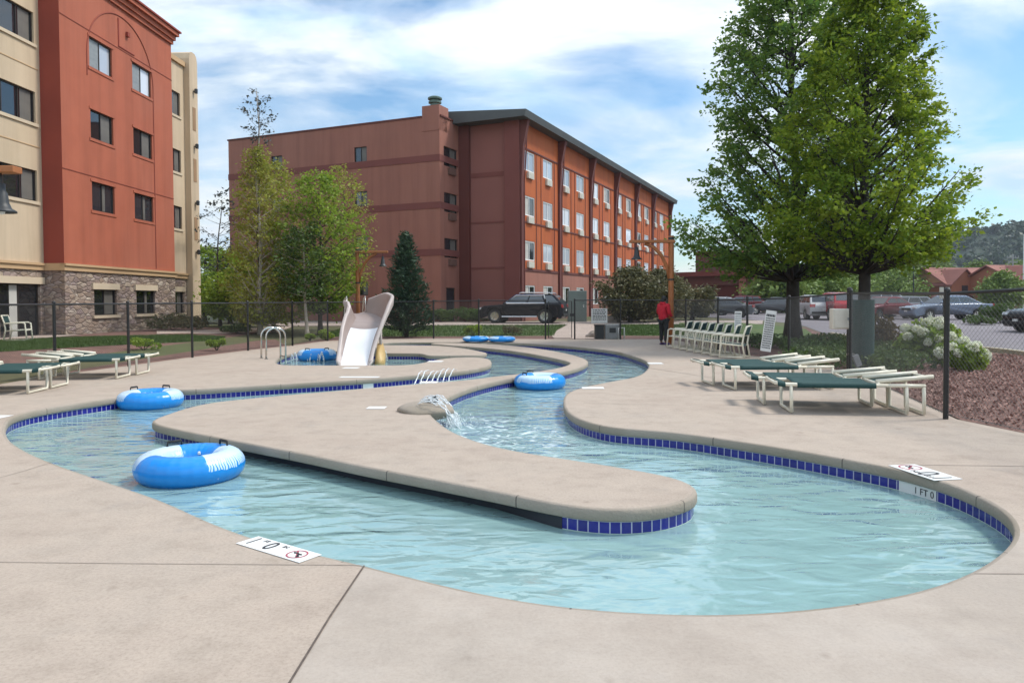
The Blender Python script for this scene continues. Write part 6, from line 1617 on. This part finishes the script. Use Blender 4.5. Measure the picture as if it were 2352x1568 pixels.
# ============================================================ cars
def car(label, loc, rz, L, W, Ht, col, kind='suv', group='cars in the car park', chrome=False):
    root = thing('parked_car', label, 'car', loc, rz, group); wr = .41 if chrome else (.36 if kind != 'sedan' else .325); gc = .22 if kind != 'sedan' else .17
    xf, xr = L * .305, -L * .285; hb = Ht * .60; hl = L / 2; cl = .58
    low = []
    def archp(xc): return [(xc - math.cos(math.pi * k / 10) * (wr + .06), wr + math.sin(math.pi * k / 10) * (wr + .06)) for k in range(11)]
    hood = Ht * (.585 if kind != 'sedan' else .60); cowl = L * .21; tail = -hl + .06
    if kind == 'sedan': deck_x = -L * .34; top = [(hl - .03, .62), (hl - .12, .70), (hl - .5, hood - .06), (cowl, hood + .05), (deck_x, hood + .1), (tail, hood + .06), (-hl, hood - .2)]
    else: top = [(hl - .01, .60), (hl - .06, hood - .14), (hl - .35, hood), (cowl, hood + .09), (-hl * .6, hood + .14), (tail + .02, hood + .15), (-hl, hood - .1)]
    bottom = [(-hl + .03, .42), (-hl + .14, gc + .04)] + archp(xr) + archp(xf) + [(hl - .16, gc + .03), (hl - .02, .38)]
    poly = bottom + top; m = MB(); k = len(poly)
    def hw(x): return W / 2 * (1 - .10 * max(0, (x - L * .30) / (L * .2))**2 - .05 * max(0, (-x - L * .34) / (L * .16))**2)
    bev = .05
    vs = []
    for sg, ins, sc in ((-1, 0, 1), (1, 0, 1)):
        vs += [(x, sg * hw(x), z) for x, z in poly]
    bm = bmesh.new(); A = [bm.verts.new(v) for v in vs]; fa = bm.faces.new(list(reversed(A[:k])) if False else A[:k]); fb = bm.faces.new(list(reversed(A[k:])))
    for i in range(k): bm.faces.new((A[i], A[k + i], A[k + (i + 1) % k], A[(i + 1) % k]))
    bmesh.ops.recalc_face_normals(bm, faces=bm.faces[:])
    ed = [e for f in (fa, fb) for e in f.edges if max(v.co.z for v in e.verts) > gc + .1 and e.calc_face_angle(0) > .5 and not all(abs(min(abs(v.co.x - xf), abs(v.co.x - xr))) < wr + .07 and v.co.z < 2 * wr + .1 for v in e.verts)]
    bmesh.ops.bevel(bm, geom=ed, offset=.07, segments=3, affect='EDGES', profile=.6); bmesh.ops.triangulate(bm, faces=[f for f in bm.faces if len(f.verts) > 4])
    me = bpy.data.meshes.new('body'); bm.to_mesh(me); bm.free(); me.materials.append(M['car_' + col]); o = bpy.data.objects.new('body', me); COL.objects.link(o); o.parent = root
    md = o.modifiers.new('w', 'WEIGHTED_NORMAL'); 
    # cabin
    if kind == 'sedan': cab = [(cowl + .02, hood + .04), (L * .03, Ht - .02), (-L * .05, Ht), (-L * .17, Ht - .03), (-L * .36, hood + .09)]
    elif kind == 'wagon': cab = [(cowl + .02, hood + .07), (L * .08, Ht - .03), (-L * .05, Ht), (-L * .34, Ht - .05), (-L * .45, hood + .13)]
    else: cab = [(cowl + .05, hood + .07), (L * .06, Ht - .05), (-L * .08, Ht), (-L * .38, Ht - .07), (-L * .485, hood + .14)]
    zb = min(c[1] for c in cab); wb, wt = W / 2 - .045, W / 2 - .24
    def wz(z): return wb + (wt - wb) * (z - zb) / (Ht - zb)
    m = MB(); m.loft([[(x, -wz(z), z) for x, z in cab], [(x, wz(z), z) for x, z in cab]]); m.build('cabin', M['car_' + col], root, bevel=.04)
    def lerp(p, q, t): return (p[0] + (q[0] - p[0]) * t, p[1] + (q[1] - p[1]) * t)
    # side glass: between cab front edge and rear edge
    f0, f1 = cab[0], cab[1]; r0, r1 = cab[-1], cab[-2]; zl, zh = hood + .17, Ht - .13
    def xfront(z): return f0[0] + (f1[0] - f0[0]) * (z - f0[1]) / (f1[1] - f0[1])
    def xrear(z): return r0[0] + (r1[0] - r0[0]) * (z - r0[1]) / (r1[1] - r0[1])
    spl = [.0, .40, .74, 1.0] if kind != 'sedan' else [0, .5, 1.0]
    for sg in (-1, 1):
        for i in range(len(spl) - 1):
            def pt(t, z): a, b2 = xfront(z) - .10, xrear(z) + .14; return (a + (b2 - a) * t, sg * (wz(z) + .006), z)
            t0, t1 = spl[i] + (.015 if i else 0), spl[i + 1] - (.015 if i < len(spl) - 2 else 0)
            m = MB(); q = [pt(t0, zl), pt(t1, zl), pt(t1, zh), pt(t0, zh)]; m.add(q + [(a, b2 - sg * .012, c) for a, b2, c in q], [(0, 1, 2, 3), (0, 4, 5, 1), (1, 5, 6, 2), (2, 6, 7, 3), (3, 7, 4, 0)]); m.build('side_window', M['glass_car'], root)
        if chrome:
            m = MB(); m.tube([pt(0, zl - .03), pt(.76, zl - .03), pt(.80, zh + .03), pt(.0, zh + .03)], .042, 6, closed=True); m.build('window_trim', M['chrome'], root)
            m = MB(); m.tube([(xr + .45, sg * (W / 2 + .005), gc + .16), (xf - .45, sg * (W / 2 + .005), gc + .16)], .035, 6); m.build('sill_trim', M['chrome'], root)
        if kind != 'sedan':
            m = MB(); m.tube([(L * .02, sg * (wt + .0), Ht + .0), (L * .0, sg * (wt), Ht + .05), (-L * .34, sg * wt, Ht + .03), (-L * .36, sg * wt, Ht - .03)], .03 if chrome else .018, 6); m.build('roof_rail', M['chrome'] if chrome else M['rubber'], root)
        m = MB(); m.blob((cowl - .15, sg * (W / 2 + .06), hood + .16), (.10, .10, .075), 10, 7, 0); m.build('side_mirror', M['car_' + col], root, smooth=True)
        m = MB(); m.obox((hl - .16, sg * (W / 2 - .42) - (.0 if sg > 0 else 0), hood - .23), (.15, 0, 0), (0, sg * .34, 0), (-.05, 0, .13)); m.build('headlight', M['headlight'], root, bevel=.02)
        m = MB(); m.obox((-hl - .012, sg * (W / 2 - .36), hood - .12), (.10, 0, 0), (0, sg * .34, 0), (.03, 0, .20)); m.build('taillight', M['taillight'], root, bevel=.015)
        for x in (xf, xr):
            X, Y_, Z = Vector((1, 0, 0)), Vector((0, 0, 1)), Vector((0, sg, 0)); c = (x, sg * (W / 2 - .23), wr)
            m = MB(); m.lathe([(wr * .62, 0), (wr * .9, -.0), (wr, .03), (wr, .18), (wr * .92, .215), (wr * .66, .215), (wr * .62, .19)], 24, c, (X, Y_, Z)); wh = m.build('wheel', M['rubber'], root, smooth=False)
            m = MB(); c2 = (x, sg * (W / 2 - .23) + sg * .185, wr); m.lathe([(wr * .66, .02), (wr * .60, .0), (wr * .56, -.05), (0, -.06)], 24, c2, (X, Y_, Z))
            for s5 in range(5):
                a = s5 * 1.2566; dx, dz = math.cos(a), math.sin(a); m.obox(Vector(c2) + Vector((-dz * .03, -.02, dx * -.03)) + Vector((0, sg * .0, 0)), Vector((dx, 0, dz)) * wr * .62, Vector((-dz, 0, dx)) * .07, (0, sg * .03, 0))
            m.lathe([(.07, .0), (.06, .03), (0, .032)], 10, c2, (X, Y_, Z)); m.build('rim', M['steel'], wh)
            m = MB(); m.lathe([(wr + .05, 0), (0, .0)], 20, (x, sg * (W / 2 - .26), wr), (X, Y_, Z)); m.build('wheel_well', M['rubber'], root)
    def glass(p, q, ins, nm):
        a, b2 = lerp(p, q, .14), lerp(p, q, .88); nx, nz = (q[1] - p[1]), -(q[0] - p[0]); l = math.hypot(nx, nz); s = -1 if nm == 'rear_window' else 1; nx, nz = nx / l * .012 * s, nz / l * .012 * s
        if nz < 0: nx, nz = -nx, -nz
        m = MB(); w0, w1 = wz(a[1]) - ins, wz(b2[1]) - ins; t = [(a[0] + nx, -w0, a[1] + nz), (a[0] + nx, w0, a[1] + nz), (b2[0] + nx, w1, b2[1] + nz), (b2[0] + nx, -w1, b2[1] + nz)]
        m.add(t + [(x - nx * 2, y, z - nz * 2) for x, y, z in t], [(0, 1, 2, 3), (0, 4, 5, 1), (1, 5, 6, 2), (2, 6, 7, 3), (3, 7, 4, 0)]); m.build(nm, M['glass_car'], root)
    glass(cab[0], cab[1], .07, 'windscreen'); glass(cab[-1], cab[-2], .10, 'rear_window')
    m = MB(); m.box((hl - .005, 0, hood - .25), (.05, W * .5, .16)); m.build('grille', M['rubber'], root, bevel=.01)
    for x in (hl + .0, -hl - .0):
        m = MB(); m.box((x, 0, .47), (.05, W * .86, .13)); m.build('bumper', M['rubber'] if kind != 'sedan' else M['car_' + col], root, bevel=.02)
        m = MB(); m.box((x + (.03 if x > 0 else -.03), 0, .56 if x > 0 else hood - .26), (.012, .32, .11)); m.build('number_plate', M['white'], root)
    if chrome: m = MB(); m.box((-hl - .02, 0, hood - .12), (.03, W * .6, .03)); m.build('tailgate_trim', M['chrome'], root)
    return root
c = base_at(1203, 44.2); car('black sport utility car with chrome window trim on the drive before the lodge', (c[0], c[1], c[2] + .03), R(180 - 14), 5.1, 1.98, 1.74, 'navy', 'suv', 'cars in the car park', True)
def lotcar(px, Y, rz, L, W, Ht, col, kind, label):
    c = base_at(px, Y); car(label, (c[0], c[1], c[2] + .015), R(rz), L, W, Ht, col, kind)
lotcar(1567, 57, 160, 5.0, 1.98, 1.85, 'navy', 'suv', 'dark pick-up-like car right of the lamp post, nearest of the far row')
lotcar(1500, 62, 175, 4.8, 1.9, 1.7, 'teal', 'suv', 'dark teal car half hidden behind the person in red')
lotcar(1622, 64, 158, 4.8, 1.86, 1.6, 'white', 'wagon', 'white car in the far row second from the lamp post')
lotcar(1657, 69, 156, 4.8, 1.86, 1.58, 'silver', 'sedan', 'silver car in the middle of the far row')
lotcar(1700, 72, 155, 4.8, 1.9, 1.72, 'wine', 'suv', 'wine-red car in the far row left of the maple trunk')
lotcar(1738, 75, 155, 4.8, 1.86, 1.6, 'silver', 'wagon', 'light silver car in the far row directly left of the maple trunk')
lotcar(1775, 66, 160, 4.7, 1.85, 1.55, 'grey', 'sedan', 'grey car nearest the left maple trunk')
lotcar(1660, 56, 158, 4.6, 1.82, 1.45, 'grey', 'sedan', 'dark grey low car in front of the wine-red one')
lotcar(1866, 50, 86, 4.8, 1.9, 1.62, 'white', 'suv', 'white van-like car at the left of the red one, behind the ivory box')
lotcar(1921, 48.5, 85, 4.9, 1.95, 1.78, 'red', 'suv', 'bright red sport utility car seen from behind, left of the right maple trunk')
lotcar(2028, 50, 205, 4.7, 1.86, 1.5, 'wine', 'sedan', 'red saloon with its bonnet right of the right maple trunk')
lotcar(1998, 58, 178, 5.0, 1.95, 1.85, 'white', 'suv', 'white car roof behind the red saloon')
lotcar(2072, 56, 160, 4.7, 1.85, 1.55, 'silver', 'wagon', 'silver car front squeezed between the red saloon and the blue one')
lotcar(2172, 47.5, 184, 5.3, 1.86, 1.56, 'blue', 'sedan', 'long silver-blue saloon seen from the side beyond the hydrangeas')
lotcar(2446, 34.5, 185, 4.9, 1.95, 1.75, 'black', 'suv', 'dark car cut by the right edge of the photo, its red tail light showing')
# ============================================================ camera, light, sky
cd = bpy.data.cameras.new('camera'); cam = bpy.data.objects.new('camera', cd); COL.objects.link(cam)
cam.matrix_world = Matrix(((_r.x, _u.x, -_f.x, CAM.x), (_r.y, _u.y, -_f.y, CAM.y), (_r.z, _u.z, -_f.z, CAM.z), (0, 0, 0, 1)))
cd.sensor_width = 36; cd.lens = 36 * F / 2352; cd.shift_y = -(784 - CY) / 2352; cd.clip_end = 3000; cd.clip_start = .05; scn.camera = cam
SUN_EL = R(54); sd = Vector((.96, .22)).normalized()          # towards the sun
sv_ = Vector((sd.x * math.cos(SUN_EL), sd.y * math.cos(SUN_EL), math.sin(SUN_EL)))
sl_ = bpy.data.lights.new('sun', 'SUN'); sl_.energy = 2.2; sl_.angle = R(11); sl_.color = (1, .95, .87)
so = bpy.data.objects.new('sun', sl_); COL.objects.link(so); so.rotation_euler = sv_.to_track_quat('Z', 'Y').to_euler(); so.location = (20, 5, 40)
w = bpy.data.worlds.new('World'); scn.world = w; w.use_nodes = True; nt = w.node_tree; bg = nt.nodes['Background']
sky = node(nt, 'ShaderNodeTexSky', sky_type='NISHITA', sun_disc=False, sun_elevation=SUN_EL, sun_rotation=math.atan2(sd.x, sd.y)); sky.air_density = 1.1; sky.dust_density = .6
tc = node(nt, 'ShaderNodeTexCoord'); sp_ = node(nt, 'ShaderNodeSeparateXYZ'); lk(nt, tc.outputs['Generated'], sp_.inputs[0])
def mt(op, a, b=None):
    n = node(nt, 'ShaderNodeMath', operation=op)
    for i, q in enumerate((a, b)):
        if q is None: continue
        if isinstance(q, (int, float)): n.inputs[i].default_value = q
        else: lk(nt, q, n.inputs[i])
    return n.outputs[0]
zc = mt('ADD', mt('MAXIMUM', sp_.outputs[2], 0.0), .22)
cb = node(nt, 'ShaderNodeCombineXYZ'); lk(nt, mt('DIVIDE', sp_.outputs[0], zc), cb.inputs[0]); lk(nt, mt('DIVIDE', sp_.outputs[1], zc), cb.inputs[1])
def cn(scale, det, off, rough=.55, dist=.3):
    mp = node(nt, 'ShaderNodeMapping'); mp.inputs['Location'].default_value = off; mp.inputs['Scale'].default_value = (.8, 1.15, 1); lk(nt, cb.outputs[0], mp.inputs['Vector'])
    n = node(nt, 'ShaderNodeTexNoise'); n.inputs['Scale'].default_value = scale; n.inputs['Detail'].default_value = det; n.inputs['Roughness'].default_value = rough; n.inputs['Distortion'].default_value = dist
    lk(nt, mp.outputs[0], n.inputs['Vector']); return n.outputs['Fac']
cl1 = cn(1.55, 8, (3.1, 1.7, 0), .56, .5); cl2 = cn(2.6, 6, (9.2, 4.4, 2), .55)
mask = ramp(nt, [(.38, (.0, .0, .0)), (.48, (.38, .38, .38)), (.57, (.82, .82, .82)), (.65, (1, 1, 1))]); lk(nt, cl1, mask.inputs['Fac'])
CLOUD = 7.9
shade = ramp(nt, [(.32, (.62 * CLOUD, .83 * CLOUD, 1.02 * CLOUD)), (.48, (.88 * CLOUD, .96 * CLOUD, 1.04 * CLOUD)), (.62, (1.02 * CLOUD, 1.06 * CLOUD, 1.04 * CLOUD))]); lk(nt, cl2, shade.inputs['Fac'])
skb = node(nt, 'ShaderNodeMixRGB', blend_type='MULTIPLY'); skb.inputs['Fac'].default_value = 1; skb.inputs['Color2'].default_value = (.74, .97, 1.10, 1); lk(nt, sky.outputs[0], skb.inputs['Color1'])
mx = node(nt, 'ShaderNodeMixRGB'); lk(nt, mask.outputs['Color'], mx.inputs['Fac']); lk(nt, skb.outputs['Color'], mx.inputs['Color1']); 
lum = mt('MULTIPLY', mt('ADD', .76, mt('MULTIPLY', mt('MAXIMUM', sp_.outputs[2], 0.0), .75)), mt('ADD', 1.0, mt('MULTIPLY', mt('MAXIMUM', mt('MULTIPLY', sp_.outputs[1], -1.0), 0.0), .55)))  # clouds brightened overhead and, unseen, behind the camera to fill shaded fronts
lm = node(nt, 'ShaderNodeVectorMath', operation='SCALE'); lk(nt, shade.outputs['Color'], lm.inputs[0]); lk(nt, lum, lm.inputs['Scale']); lk(nt, lm.outputs[0], mx.inputs['Color2'])
lk(nt, mx.outputs['Color'], bg.inputs['Color']); bg.inputs['Strength'].default_value = .1
vs_ = scn.view_settings; vs_.view_transform = 'Standard'; vs_.look = 'None'; vs_.exposure = .6; vs_.gamma = 1
scn.cycles.max_bounces = 6; scn.cycles.transparent_max_bounces = 24; scn.cycles.diffuse_bounces = 3; scn.cycles.glossy_bounces = 3; scn.cycles.caustics_reflective = False; scn.cycles.caustics_refractive = False
scn.cycles.use_denoising = True
hz = MB(); hz.box((330, 330, 60), (1200, 900, 130)); o = hz.build('haze', None); o.data.materials.clear(); o['kind'] = 'stuff'
hm = bpy.data.materials.new('haze'); hm.use_nodes = True; hn = hm.node_tree; hn.nodes.clear(); ho = node(hn, 'ShaderNodeOutputMaterial'); hv_ = node(hn, 'ShaderNodeVolumePrincipled'); hv_.inputs['Density'].default_value = .00022; hv_.inputs['Color'].default_value = (.80, .88, 1, 1); hv_.inputs['Anisotropy'].default_value = .2; lk(hn, hv_.outputs[0], ho.inputs['Volume']); o.data.materials.append(hm)
print('LEAVES', TN, 'objs', len(bpy.data.objects))
